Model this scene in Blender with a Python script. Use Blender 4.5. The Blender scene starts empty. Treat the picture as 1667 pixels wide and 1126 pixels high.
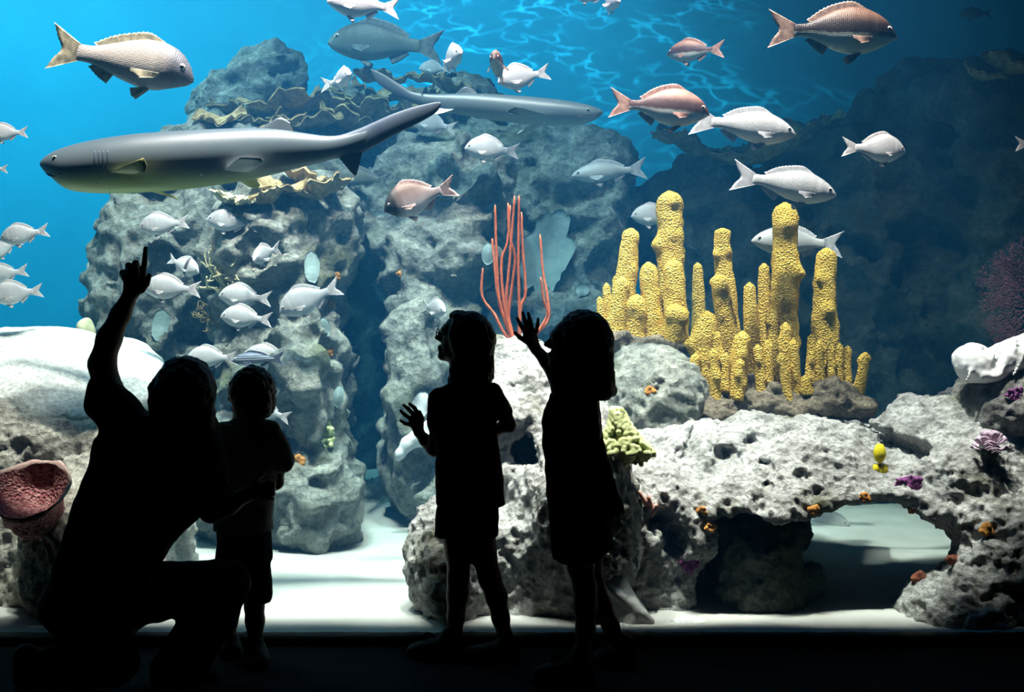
import bpy, math
import numpy as np
from mathutils import Vector, Matrix, Euler

# ------------------------------------------------------------------ camera, world, lights
F, CX, HY, CH = 1900.0, 833.5, 450.0, 1.45      # focal length in px, centre column, horizon row, eye height
scene = bpy.context.scene
COL = scene.collection
cam = bpy.data.cameras.new('camera')
cam.sensor_width = 36.0
cam.lens = 36.0 * F / 1667.0
cam.shift_y = -(563.0 - HY) / 1667.0
cam.clip_end = 60
cam_ob = bpy.data.objects.new('camera', cam)
cam_ob.location = (0, 0, CH)
cam_ob.rotation_euler = (math.pi / 2, 0, 0)
COL.objects.link(cam_ob)
scene.camera = cam_ob

world = bpy.data.worlds.new('world')
scene.world = world
world.use_nodes = True
world.node_tree.nodes['Background'].inputs[0].default_value = (0.02, 0.05, 0.08, 1)
world.node_tree.nodes['Background'].inputs[1].default_value = 0.1

vs = scene.view_settings
vs.view_transform = 'Standard'
vs.look = 'None'
vs.gamma = 1.0
vs.use_curve_mapping = False
vs.exposure = -0.3
cy = scene.cycles
cy.max_bounces = 4
cy.diffuse_bounces = 2
cy.adaptive_threshold = 0.03
cy.glossy_bounces = 2
cy.transmission_bounces = 4
cy.transparent_max_bounces = 12
cy.volume_bounces = 0
cy.sample_clamp_indirect = 4.0
cy.caustics_reflective = False
cy.caustics_refractive = False

def aim(ob, target):
    d = Vector(target) - ob.location
    ob.rotation_euler = d.to_track_quat('-Z', 'Y').to_euler()

def spot(name, loc, target, power, angle, radius=0.05, blend=0.4, color=(1, 1, 1)):
    l = bpy.data.lights.new(name, 'SPOT')
    l.energy = power; l.spot_size = math.radians(angle); l.spot_blend = blend
    l.shadow_soft_size = radius; l.color = color
    o = bpy.data.objects.new(name, l)
    o.location = loc
    COL.objects.link(o)
    aim(o, target)
    return o

def area(name, loc, target, power, sx, sy, color=(1, 1, 1)):
    l = bpy.data.lights.new(name, 'AREA')
    l.shape = 'RECTANGLE'; l.size = sx; l.size_y = sy; l.energy = power; l.color = color
    o = bpy.data.objects.new(name, l)
    o.location = loc
    COL.objects.link(o)
    aim(o, target)
    return o

def caustic_nodes(light, scale, base, peak):
    """Rippling water surface above the lamp throws a net of bright lines: the lamp's beam is patterned."""
    light.use_nodes = True
    nt = light.node_tree
    em = nt.nodes['Emission']
    tc = nt.nodes.new('ShaderNodeTexCoord')
    sep = nt.nodes.new('ShaderNodeSeparateXYZ')
    nt.links.new(tc.outputs['Normal'], sep.inputs[0])
    com = nt.nodes.new('ShaderNodeCombineXYZ')
    for i, ax in enumerate('XY'):
        dv = nt.nodes.new('ShaderNodeMath'); dv.operation = 'DIVIDE'
        nt.links.new(sep.outputs[ax], dv.inputs[0]); nt.links.new(sep.outputs['Z'], dv.inputs[1])
        nt.links.new(dv.outputs[0], com.inputs[i])
    mp = nt.nodes.new('ShaderNodeMapping'); mp.inputs['Scale'].default_value = (scale[0], scale[1], 1)
    nt.links.new(com.outputs[0], mp.inputs[0])
    nz = nt.nodes.new('ShaderNodeTexNoise'); nz.inputs['Scale'].default_value = 0.9; nz.inputs['Detail'].default_value = 3
    nt.links.new(mp.outputs[0], nz.inputs[0])
    ad = nt.nodes.new('ShaderNodeVectorMath'); ad.operation = 'MULTIPLY_ADD'
    ad.inputs[1].default_value = (1.7, 1.7, 1.7)
    nt.links.new(nz.outputs['Color'], ad.inputs[0]); nt.links.new(mp.outputs[0], ad.inputs[2])
    vo = nt.nodes.new('ShaderNodeTexVoronoi'); vo.feature = 'DISTANCE_TO_EDGE'; vo.inputs['Scale'].default_value = 1.0
    nt.links.new(ad.outputs[0], vo.inputs['Vector'])
    mr = nt.nodes.new('ShaderNodeMapRange'); mr.interpolation_type = 'SMOOTHSTEP'
    mr.inputs['From Min'].default_value = 0.0; mr.inputs['From Max'].default_value = 0.06
    mr.inputs['To Min'].default_value = peak; mr.inputs['To Max'].default_value = base
    nt.links.new(vo.outputs['Distance'], mr.inputs['Value'])
    n2 = nt.nodes.new('ShaderNodeTexNoise'); n2.inputs['Scale'].default_value = 0.55; n2.inputs['Detail'].default_value = 3
    nt.links.new(mp.outputs[0], n2.inputs[0])
    m2 = nt.nodes.new('ShaderNodeMapRange'); m2.inputs['From Min'].default_value = 0.42; m2.inputs['From Max'].default_value = 0.68
    nt.links.new(n2.outputs['Fac'], m2.inputs['Value'])
    mx = nt.nodes.new('ShaderNodeMix'); mx.data_type = 'FLOAT'; mx.inputs[2].default_value = base
    nt.links.new(m2.outputs[0], mx.inputs[0]); nt.links.new(mr.outputs[0], mx.inputs[3])
    nt.links.new(mx.outputs[0], em.inputs['Strength'])

# lamps over the tank plus an added fill and ripple gobo, all above the water and above the frame
GLASS_Y = 4.62
TOP = 3.7
BACK = 11.2
LAMP_Y, LAMP_Z = GLASS_Y + 0.035, 6.0
WARM = (1.0, 0.76, 0.70)                       # the water takes out red on the way down
spot('tank_lamp_key', (0.75, LAMP_Y, LAMP_Z), (1.3, 5.5, 0.7), 2900, 40, 0.07, 0.7, WARM)
spot('tank_lamp_left', (-1.3, LAMP_Y, LAMP_Z), (-1.9, 5.6, 0.8), 2100, 50, 0.07, 0.6, WARM)
spot('tank_lamp_middle', (-0.2, LAMP_Y, LAMP_Z), (-0.3, 5.6, 0.5), 2000, 42, 0.07, 0.6, WARM)
spot('tank_lamp_reef', (-1.0, 5.6, 5.6), (-0.8, 7.2, 0.9), 1050, 60, 0.1, 0.7, (0.74, 0.93, 1.0))
fb = area('front_fill_bank', (-0.2, LAMP_Y, LAMP_Z), (-0.2, 5.5, 0.8), 200, 4.4, 0.1, WARM)  # soft fill added to brighten the rock fronts
fb.data.spread = math.radians(60)
area('tank_lamp_bank', (-4.4, 7.6, 4.3), (-4.4, BACK, 1.2), 520, 2.6, 1.6, (0.7, 0.97, 1.0))
w = spot('ripple_gobo', (-0.2, 8.3, 4.6), (0.0, BACK, 2.3), 620, 105, 0.012, 0.8, (0.75, 0.95, 1.0))
caustic_nodes(w.data, (8.0, 19.0), 0.62, 4.2)  # ripple light is a gobo in this beam, no rippled surface is built

# ------------------------------------------------------------------ helpers
rng = np.random.default_rng(7)

def P(px, py, D):
    return np.array([(px - CX) / F * D, D, CH - (py - HY) / F * D])

def M(px, D):                      # pixels to metres at distance D
    return px * D / F

def tag(o, label=None, cat=None, group=None, kind=None):
    if label: o['label'] = label
    if cat: o['category'] = cat
    if group: o['group'] = group
    if kind: o['kind'] = kind
    return o

def empty(name, loc=(0, 0, 0), rot=(0, 0, 0), scale=1.0):
    o = bpy.data.objects.new(name, None)
    o.empty_display_size = 0.05
    o.location = loc; o.rotation_euler = rot; o.scale = (scale,) * 3
    COL.objects.link(o)
    return o

def mesh_ob(name, verts, faces, mat=None, parent=None, smooth=True):
    me = bpy.data.meshes.new(name)
    verts = np.asarray(verts, dtype=np.float32)
    if isinstance(faces, np.ndarray):
        n, k = faces.shape
        me.vertices.add(len(verts)); me.vertices.foreach_set('co', verts.ravel())
        me.loops.add(n * k); me.loops.foreach_set('vertex_index', faces.astype(np.int32).ravel())
        me.polygons.add(n)
        me.polygons.foreach_set('loop_start', np.arange(0, n * k, k, dtype=np.int32))
        me.polygons.foreach_set('loop_total', np.full(n, k, dtype=np.int32))
        me.update(calc_edges=True)
    else:
        me.from_pydata([tuple(v) for v in verts.tolist()], [], [tuple(int(i) for i in f) for f in faces])
    me.validate()
    if smooth:
        me.polygons.foreach_set('use_smooth', np.ones(len(me.polygons), dtype=bool))
    me.update()
    if mat: me.materials.append(mat)
    o = bpy.data.objects.new(name, me)
    COL.objects.link(o)
    if parent: o.parent = parent
    return o

def box_vf(x0, x1, y0, y1, z0, z1):
    v = [(x, y, z) for x in (x0, x1) for y in (y0, y1) for z in (z0, z1)]
    f = [(0, 1, 3, 2), (4, 6, 7, 5), (0, 4, 5, 1), (2, 3, 7, 6), (0, 2, 6, 4), (1, 5, 7, 3)]
    return v, f

def box(name, x0, x1, y0, y1, z0, z1, mat, parent=None):
    v, f = box_vf(x0, x1, y0, y1, z0, z1)
    return mesh_ob(name, v, f, mat, parent, smooth=False)

def catmull(pts, n):
    pts = np.asarray(pts, float)
    if len(pts) < 3:
        t = np.linspace(0, 1, n)[:, None]
        return pts[0] * (1 - t) + pts[-1] * t
    p = np.vstack([2 * pts[0] - pts[1], pts, 2 * pts[-1] - pts[-2]])
    u = np.linspace(0, len(pts) - 1, n)
    i = np.minimum(u.astype(int), len(pts) - 2)
    t = (u - i)[:, None]
    a, b, c, d = p[i], p[i + 1], p[i + 2], p[i + 3]
    return 0.5 * (2 * b + (c - a) * t + (2 * a - 5 * b + 4 * c - d) * t ** 2 + (3 * b - a - 3 * c + d) * t ** 3)

def tube_vf(path, radii, seg=10, cap=True, noise=None):
    path = np.asarray(path, float); n = len(path)
    radii = np.broadcast_to(np.asarray(radii, float), (n,))
    tan = np.gradient(path, axis=0)
    tan /= np.linalg.norm(tan, axis=1)[:, None] + 1e-9
    up = np.array([0.0, 1.0, 0.0]) if abs(tan[0][1]) < 0.9 else np.array([1.0, 0, 0])
    vs_ = []
    a = np.linspace(0, 2 * np.pi, seg, endpoint=False)
    for i in range(n):
        s = np.cross(tan[i], up); s /= np.linalg.norm(s) + 1e-9
        up = np.cross(s, tan[i])
        vs_.append(path[i] + radii[i] * (np.cos(a)[:, None] * s + np.sin(a)[:, None] * up))
    v = np.concatenate(vs_)
    f = []
    for i in range(n - 1):
        for j in range(seg):
            k = (j + 1) % seg
            f.append((i * seg + j, i * seg + k, (i + 1) * seg + k, (i + 1) * seg + j))
    if cap:
        v = np.vstack([v, path[0], path[-1]])
        b, t = n * seg, n * seg + 1
        for j in range(seg):
            k = (j + 1) % seg
            f.append((b, k, j)); f.append((t, (n - 1) * seg + j, (n - 1) * seg + k))
    return v, f

def merge_vf(parts):
    V, Fc, o = [], [], 0
    for v, f in parts:
        V.append(np.asarray(v, float)); Fc += [tuple(i + o for i in q) for q in f]; o += len(v)
    return np.vstack(V), Fc

# ---- noise (vectorised gradient noise)
_perm = np.random.default_rng(3).permutation(256).astype(np.int32)
_perm = np.concatenate([_perm, _perm, _perm])
_g = np.random.default_rng(5).normal(size=(256, 3)); _g /= np.linalg.norm(_g, axis=1)[:, None]
_g = _g.astype(np.float32)

def perlin(p):
    p = np.asarray(p, np.float32)
    i = np.floor(p).astype(np.int32); f = p - i; i &= 255
    u = f * f * f * (f * (f * 6 - 15) + 10)
    r = np.zeros(len(p), np.float32)
    for dx in (0, 1):
        hx = _perm[i[:, 0] + dx]; wx = u[:, 0] if dx else 1 - u[:, 0]
        for dy in (0, 1):
            hy = _perm[hx + i[:, 1] + dy]; wy = u[:, 1] if dy else 1 - u[:, 1]
            for dz in (0, 1):
                h = _perm[hy + i[:, 2] + dz]; wz = u[:, 2] if dz else 1 - u[:, 2]
                g = _g[h]
                r += wx * wy * wz * (g[:, 0] * (f[:, 0] - dx) + g[:, 1] * (f[:, 1] - dy) + g[:, 2] * (f[:, 2] - dz))
    return r * 1.6

def worley(p, keep=1.0):
    """distance to the nearest random point among those kept"""
    p = np.asarray(p, np.float32)
    i = np.floor(p).astype(np.int32); f = p - i; i &= 255
    best = np.full(len(p), 9.0, np.float32)
    for dx in (-1, 0, 1):
        for dy in (-1, 0, 1):
            for dz in (-1, 0, 1):
                h = _perm[_perm[_perm[(i[:, 0] + dx) & 255] + ((i[:, 1] + dy) & 255)] + ((i[:, 2] + dz) & 255)]
                g = (_g[h] * 0.5 + 0.5)
                d = (dx + g[:, 0] - f[:, 0]) ** 2 + (dy + g[:, 1] - f[:, 1]) ** 2 + (dz + g[:, 2] - f[:, 2]) ** 2
                if keep < 1.0: d = np.where(_perm[h] < 256 * keep, d, 9.0)
                best = np.minimum(best, d)
    return np.sqrt(best)

# ---- signed-distance modelling on a grid, turned into a mesh by surface nets
class Field:
    def __init__(s, lo, hi, h):
        s.lo = np.asarray(lo, float); s.h = h
        s.n = (np.ceil((np.asarray(hi, float) - s.lo) / h).astype(int) + 1)
        s.d = np.full(s.n, 1.0, np.float32)
        s.ax = [(s.lo[k] + h * np.arange(s.n[k])).astype(np.float32) for k in range(3)]
    def _sl(s, lo, hi):
        a = np.clip(np.floor((lo - s.lo) / s.h).astype(int), 0, s.n)
        b = np.clip(np.ceil((hi - s.lo) / s.h).astype(int) + 1, 0, s.n)
        return tuple(slice(a[k], b[k]) for k in range(3))
    def _pts(s, sl):
        return np.stack(np.meshgrid(s.ax[0][sl[0]], s.ax[1][sl[1]], s.ax[2][sl[2]], indexing='ij'), -1)
    def put(s, fn, lo, hi, k=0.0, cut=False):
        m = k + 4 * s.h
        sl = s._sl(np.asarray(lo) - m, np.asarray(hi) + m)
        if any(q.stop - q.start <= 0 for q in sl): return
        p = s._pts(sl)
        b = fn(p).astype(np.float32)
        a = s.d[sl]
        if cut:
            b = -b
            s.d[sl] = np.maximum(a, b) + (np.maximum(k - np.abs(a - b), 0) ** 2 / (4 * k) if k > 0 else 0)
        else:
            s.d[sl] = np.minimum(a, b) - (np.maximum(k - np.abs(a - b), 0) ** 2 / (4 * k) if k > 0 else 0)
    def ell(s, c, r, k=0.0, rot=None, cut=False):
        c = np.asarray(c, np.float32); r = np.asarray(r, np.float32)
        R = np.asarray(rot, np.float32) if rot is not None else None
        def fn(p):
            q = p - c
            if R is not None: q = q @ R            # columns of R are the local axes
            k0 = np.sqrt(((q / r) ** 2).sum(-1)); k1 = np.sqrt(((q / (r * r)) ** 2).sum(-1)) + 1e-9
            return k0 * (k0 - 1) / k1
        e = np.full(3, r.max()) if R is not None else r
        s.put(fn, c - e, c + e, k, cut)
    def cone(s, a, b, ra, rb, k=0.0, flat=(1, 1, 1), cut=False):
        fl = np.asarray(flat, np.float32)
        a0, b0 = np.asarray(a, np.float32), np.asarray(b, np.float32)
        aa, bb = a0 / fl, b0 / fl
        ab = bb - aa; L = float((ab ** 2).sum()) + 1e-12
        def fn(p):
            q = p / fl - aa
            t = np.clip((q @ ab) / L, 0, 1)
            d = np.sqrt(((q - t[..., None] * ab) ** 2).sum(-1))
            return (d - (ra + t * (rb - ra))) * fl.min()
        e = max(ra, rb) * fl
        s.put(fn, np.minimum(a0, b0) - e, np.maximum(a0, b0) + e, k, cut)
    def box(s, c, half, r=0.05, k=0.0, rot=None, cut=False):
        c = np.asarray(c, np.float32); hf = np.asarray(half, np.float32) - r
        R = np.asarray(rot, np.float32) if rot is not None else None
        def fn(p):
            q = p - c
            if R is not None: q = q @ R
            q = np.abs(q) - hf
            return np.sqrt((np.maximum(q, 0) ** 2).sum(-1)) + np.minimum(q.max(-1), 0) - r
        e = np.asarray(half, np.float32)
        if R is not None: e = np.full(3, np.linalg.norm(e))
        s.put(fn, c - e, c + e, k, cut)
    def chain(s, pts, k=0.01, flat=(1, 1, 1)):
        """pts: list of (xyz, radius)"""
        for (a, ra), (b, rb) in zip(pts[:-1], pts[1:]):
            s.cone(a, b, ra, rb, k, flat)
    def slabs(s, rows, k=0.02):
        """rows: (z, xc, yc, half-width, half-depth): an upright lofted body of elliptic slices"""
        rows = np.asarray(sorted(rows), float)
        z = rows[:, 0]
        def fn(p):
            zz = np.clip(p[..., 2], z[0], z[-1])
            xc, yc, rx, ry = (np.interp(zz, z, rows[:, j]) for j in (1, 2, 3, 4))
            k0 = np.sqrt(((p[..., 0] - xc) / rx) ** 2 + ((p[..., 1] - yc) / ry) ** 2)
            d = (k0 - 1) * np.minimum(rx, ry)
            dz = np.abs(p[..., 2] - zz)
            return np.where(dz > 0, np.sqrt(np.maximum(d, 0) ** 2 + dz ** 2) + np.minimum(d, 0) * (dz == 0), d)
        lo = np.array([(rows[:, 1] - rows[:, 3]).min(), (rows[:, 2] - rows[:, 4]).min(), z[0]])
        hi = np.array([(rows[:, 1] + rows[:, 3]).max(), (rows[:, 2] + rows[:, 4]).max(), z[-1]])
        s.put(fn, lo, hi, k)
    def rough(s, layers, pits=(), band=0.3, seed=0.0):
        m = np.abs(s.d) < band
        idx = np.nonzero(m)
        p = np.stack([s.ax[k][idx[k]] for k in range(3)], -1) + seed
        v = s.d[idx]
        for fq, amp, kind in layers:
            nz = perlin(p * fq + 11.3 * fq)
            if kind == 'r': nz = np.abs(nz) * 2 - 0.5          # creased
            v = v + amp * nz
        for fq, depth, keep, r in pits:
            w_ = worley(p * fq + 3.7, keep)
            v = v + depth * np.clip(1 - w_ / r, 0, 1) ** 0.6
        s.d[idx] = v
    def mesh(s):
        d = s.d.copy()
        for ax in range(3):                                   # close at the border
            sl = [slice(None)] * 3
            sl[ax] = 0; d[tuple(sl)] = np.maximum(d[tuple(sl)], s.h * .5)
            sl[ax] = -1; d[tuple(sl)] = np.maximum(d[tuple(sl)], s.h * .5)
        ins = d < 0
        nx, ny, nz = d.shape
        c = np.zeros((nx - 1, ny - 1, nz - 1), np.int8)
        offs = [(i, j, k) for i in (0, 1) for j in (0, 1) for k in (0, 1)]
        for i, j, k in offs:
            c += ins[i:nx - 1 + i, j:ny - 1 + j, k:nz - 1 + k]
        act = (c > 0) & (c < 8)
        I, J, K = np.nonzero(act)
        idx = np.full(act.shape, -1, np.int32); idx[I, J, K] = np.arange(len(I))
        acc = np.zeros((len(I), 3)); cnt = np.zeros(len(I))
        for a in offs:
            for ax in range(3):
                if a[ax]: continue
                b = list(a); b[ax] = 1
                da = d[I + a[0], J + a[1], K + a[2]]; db = d[I + b[0], J + b[1], K + b[2]]
                m = (da < 0) != (db < 0)
                t = np.where(m, da / np.where(m, da - db, 1), 0)
                for q in range(3):
                    acc[:, q] += np.where(m, a[q] + (t if q == ax else 0), 0)
                cnt += m
        v = (acc / cnt[:, None] + np.stack([I, J, K], -1)) * s.h + s.lo
        faces = []
        for ax in range(3):
            o1, o2 = (ax + 1) % 3, (ax + 2) % 3
            A = [slice(None)] * 3; B = [slice(None)] * 3
            A[ax] = slice(0, -1); B[ax] = slice(1, None)
            ch = ins[tuple(A)] != ins[tuple(B)]
            g = list(np.nonzero(ch))
            ok = (g[o1] > 0) & (g[o2] > 0) & (g[o1] < d.shape[o1] - 1) & (g[o2] < d.shape[o2] - 1)
            g = [q[ok] for q in g]
            first_in = ins[g[0], g[1], g[2]]
            def cell(u, w_):
                e = [g[0].copy(), g[1].copy(), g[2].copy()]
                e[o1] -= u; e[o2] -= w_
                return idx[e[0], e[1], e[2]]
            q = np.stack([cell(1, 1), cell(0, 1), cell(0, 0), cell(1, 0)], -1)
            q[~first_in] = q[~first_in][:, ::-1]
            faces.append(q)
        return v, np.concatenate(faces)

def vnormals(v, f):
    n = np.zeros_like(v)
    a = v[f[:, 2]] - v[f[:, 0]]; b_ = v[f[:, 3]] - v[f[:, 1]]
    fn = np.cross(a, b_)
    for k in range(4): np.add.at(n, f[:, k], fn)
    return n / (np.linalg.norm(n, axis=1)[:, None] + 1e-12)

def displace(v, f, layers, pits=(), seed=0.0):
    n = vnormals(v, f)
    p = v + seed
    d = np.zeros(len(v), np.float32)
    for fq, amp, kind in layers:
        nz = perlin(p * fq + 11.3 * fq)
        if kind == 'r': nz = np.abs(nz) * 2 - 0.5
        d += amp * nz
    for fq, depth, keep, r in pits:
        d += depth * np.clip(1 - worley(p * fq + 3.7, keep) / r, 0, 1) ** 0.6
    return v - n * d[:, None]

def rotmat(rx=0, ry=0, rz=0):
    return np.array(Euler((math.radians(rx), math.radians(ry), math.radians(rz))).to_matrix())

# ------------------------------------------------------------------ materials
def new_mat(name):
    m = bpy.data.materials.new(name); m.use_nodes = True
    return m, m.node_tree, m.node_tree.nodes['Principled BSDF']

def N(nt, kind, **kw):
    n = nt.nodes.new(kind)
    for k, v in kw.items(): setattr(n, k, v)
    return n

def ramp(nt, stops):
    r = nt.nodes.new('ShaderNodeValToRGB')
    e = r.color_ramp.elements
    while len(e) < len(stops): e.new(0.5)
    for q, (pos, col) in zip(e, stops):
        q.position = pos; q.color = (*col, 1)
    return r

def noise_mat(name, stops, scale=6, detail=6, rough=0.8, bump=0.4, bscale=40, bdist=0.01, voro=None, spec=0.3, coord='Object', sss=0.0):
    m, nt, b = new_mat(name)
    tc = N(nt, 'ShaderNodeTexCoord')
    n1 = N(nt, 'ShaderNodeTexNoise'); n1.inputs['Scale'].default_value = scale; n1.inputs['Detail'].default_value = detail
    n1.inputs['Roughness'].default_value = 0.65
    nt.links.new(tc.outputs[coord], n1.inputs['Vector'])
    r = ramp(nt, stops); nt.links.new(n1.outputs['Fac'], r.inputs[0])
    nt.links.new(r.outputs[0], b.inputs['Base Color'])
    b.inputs['Roughness'].default_value = rough
    b.inputs['Specular IOR Level'].default_value = spec
    if bump:
        if voro:
            n2 = N(nt, 'ShaderNodeTexVoronoi'); n2.inputs['Scale'].default_value = voro; out = n2.outputs['Distance']
        else:
            n2 = N(nt, 'ShaderNodeTexNoise'); n2.inputs['Scale'].default_value = bscale; n2.inputs['Detail'].default_value = 6
            n2.inputs['Roughness'].default_value = 0.7; out = n2.outputs['Fac']
        nt.links.new(tc.outputs[coord], n2.inputs['Vector'])
        bp = N(nt, 'ShaderNodeBump'); bp.inputs['Strength'].default_value = bump; bp.inputs['Distance'].default_value = bdist
        nt.links.new(out, bp.inputs['Height']); nt.links.new(bp.outputs[0], b.inputs['Normal'])
    return m

def rock_mat(name, light, mid, dark, algae, algae_amt=0.45, fine=55, bump=0.9):
    m, nt, b = new_mat(name)
    tc = N(nt, 'ShaderNodeTexCoord')
    def noise(scale, detail=5, rough=0.6):
        n = N(nt, 'ShaderNodeTexNoise'); n.inputs['Scale'].default_value = scale
        n.inputs['Detail'].default_value = detail; n.inputs['Roughness'].default_value = rough
        nt.links.new(tc.outputs['Object'], n.inputs['Vector']); return n
    a = noise(7, 8, 0.7)
    r = ramp(nt, [(0.3, dark), (0.48, mid), (0.66, light)]); nt.links.new(a.outputs['Fac'], r.inputs[0])
    fn = noise(fine, 6, 0.75)
    r2 = ramp(nt, [(0.36, (0.55,) * 3), (0.58, (1.3,) * 3)]); nt.links.new(fn.outputs['Fac'], r2.inputs[0])
    mx = N(nt, 'ShaderNodeMix', data_type='RGBA', blend_type='MULTIPLY'); mx.inputs[0].default_value = 0.75
    nt.links.new(r.outputs[0], mx.inputs[6]); nt.links.new(r2.outputs[0], mx.inputs[7])
    al = noise(2.6, 5, 0.65)
    r3 = ramp(nt, [(1 - algae_amt - 0.06, (0,) * 3), (1 - algae_amt + 0.1, (1,) * 3)]); nt.links.new(al.outputs['Fac'], r3.inputs[0])
    mx2 = N(nt, 'ShaderNodeMix', data_type='RGBA'); nt.links.new(r3.outputs[0], mx2.inputs[0])
    nt.links.new(mx.outputs[2], mx2.inputs[6]); mx2.inputs[7].default_value = (*algae, 1)
    nt.links.new(mx2.outputs[2], b.inputs['Base Color'])
    b.inputs['Roughness'].default_value = 0.9; b.inputs['Specular IOR Level'].default_value = 0.15
    vo = N(nt, 'ShaderNodeTexVoronoi'); vo.inputs['Scale'].default_value = fine * 0.55
    nt.links.new(tc.outputs['Object'], vo.inputs['Vector'])
    mm = N(nt, 'ShaderNodeMath', operation='ADD'); nt.links.new(fn.outputs['Fac'], mm.inputs[0]); nt.links.new(vo.outputs['Distance'], mm.inputs[1])
    bp = N(nt, 'ShaderNodeBump'); bp.inputs['Strength'].default_value = bump; bp.inputs['Distance'].default_value = 0.035
    nt.links.new(mm.outputs[0], bp.inputs['Height']); nt.links.new(bp.outputs[0], b.inputs['Normal'])
    return m

def plain(name, col, rough=0.6, spec=0.4, metal=0.0):
    m, nt, b = new_mat(name)
    b.inputs['Base Color'].default_value = (*col, 1); b.inputs['Roughness'].default_value = rough
    b.inputs['Specular IOR Level'].default_value = spec; b.inputs['Metallic'].default_value = metal
    return m

# ------------------------------------------------------------------ the setting
m_room = noise_mat('dark_room_paint', [(0.3, (0.006, 0.007, 0.009)), (0.7, (0.01, 0.011, 0.013))], 3, bump=0.05)
m_carpet = noise_mat('dark_carpet', [(0.3, (0.035, 0.045, 0.055)), (0.7, (0.06, 0.07, 0.08))], 90, rough=0.95, bump=0.4, bscale=260, bdist=0.004, spec=0.05)
m_frame = noise_mat('black_rubber_seal', [(0.3, (0.004, 0.004, 0.005)), (0.7, (0.01, 0.01, 0.011))], 30, rough=0.7, bump=0.2)
m_backwall = noise_mat('blue_tank_paint', [(0.3, (0.0, 0.235, 0.42)), (0.7, (0.0, 0.285, 0.48))], 1.2, rough=0.8, bump=0.0)  # wall blue also stands in for the water's own scattered blue
m_sand = noise_mat('pale_sand', [(0.3, (0.40, 0.39, 0.365)), (0.7, (0.50, 0.49, 0.465))], 5, rough=0.95, bump=0.3, bscale=120, bdist=0.004, spec=0.1)

tag(box('floor', -4, 4, -1.5, GLASS_Y - 0.02, -0.12, 0.0, m_carpet), kind='structure')
tag(box('ceiling', -4, 4, -1.5, GLASS_Y - 0.02, 3.2, 3.3, m_room), kind='structure')
tag(box('wall_left', -4.1, -4.0, -1.5, GLASS_Y - 0.02, 0, 3.2, m_room), kind='structure')
tag(box('wall_right', 4.0, 4.1, -1.5, GLASS_Y - 0.02, 0, 3.2, m_room), kind='structure')
tag(box('wall_behind', -4.1, 4.1, -1.6, -1.5, 0, 3.2, m_room), kind='structure')
tag(box('wall_above_glass', -5, 5, GLASS_Y - 0.02, GLASS_Y + 0.1, 2.64, 3.75, m_room), kind='structure')
# the black sill with its ragged sealant edge
xs = np.linspace(-4, 4, 401)
zt = 0.028 + 0.0035 * perlin(np.stack([xs * 14, xs * 0, xs * 0 + 2], -1)) + 0.003 * (perlin(np.stack([xs * 40, xs * 0, xs * 0 + 5], -1)) > .35)
sv, sf = [], []
for x, z in zip(xs, zt):
    sv += [(x, GLASS_Y - 0.03, 0.0), (x, GLASS_Y - 0.03, z), (x, GLASS_Y + 0.05, z), (x, GLASS_Y + 0.05, 0.0)]
for i in range(len(xs) - 1):
    a = 4 * i
    for q in range(4):
        sf.append((a + q, a + (q + 1) % 4, a + 4 + (q + 1) % 4, a + 4 + q))
tag(mesh_ob('trim_1', sv, sf, m_frame), 'black rubber sill strip along the foot of the viewing window', 'sill', kind='structure')

# viewing pane
m_glass, nt, b = new_mat('clear_acrylic')
nt.nodes.remove(b)
tr = N(nt, 'ShaderNodeBsdfTransparent'); gl = N(nt, 'ShaderNodeBsdfGlossy'); gl.inputs['Roughness'].default_value = 0.02
fr = N(nt, 'ShaderNodeFresnel'); fr.inputs[0].default_value = 1.15
mxs = N(nt, 'ShaderNodeMixShader'); nt.links.new(fr.outputs[0], mxs.inputs[0])
nt.links.new(tr.outputs[0], mxs.inputs[1]); nt.links.new(gl.outputs[0], mxs.inputs[2])
nt.links.new(mxs.outputs[0], nt.nodes['Material Output'].inputs['Surface'])
tag(box('window_1', -4, 4, GLASS_Y, GLASS_Y + 0.03, 0.02, 2.66, m_glass), 'clear viewing pane of the aquarium tank', 'window', kind='structure')

tag(box('wall_back', -8, 8, BACK, BACK + 0.1, -0.2, 7.0, m_backwall), kind='structure')
tag(box('wall_tank_left', -8.1, -8, GLASS_Y, BACK, -0.2, 7.0, m_backwall), kind='structure')
tag(box('wall_tank_right', 8, 8.1, GLASS_Y, BACK, -0.2, 7.0, m_backwall), kind='structure')
tag(box('ceiling_tank', -8.1, 8.1, 2.0, BACK + 0.1, 7.0, 7.1, m_room), kind='structure')

# sand bed with low drifts
gx = np.linspace(-7.9, 7.9, 240); gy = np.linspace(GLASS_Y + 0.051, BACK - 0.02, 150)
X, Y = np.meshgrid(gx, gy, indexing='ij')
pp = np.stack([X.ravel(), Y.ravel(), 0 * X.ravel()], -1)
Z = 0.025 + 0.035 * perlin(pp * np.array([0.7, 1.6, 1])) * np.clip((Y.ravel() - 4.7) / 0.6, 0, 1) + 0.010 * perlin(pp * np.array([2.2, 6.0, 1]))
sv = np.stack([X.ravel(), Y.ravel(), Z], -1)
i, j = np.meshgrid(np.arange(239), np.arange(149), indexing='ij')
q0 = (i * 150 + j).ravel()
tag(mesh_ob('floor_sand', sv, np.stack([q0, q0 + 150, q0 + 151, q0 + 1], -1), m_sand), 'pale rippled sand bed of the tank', 'sand', kind='structure')

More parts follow.
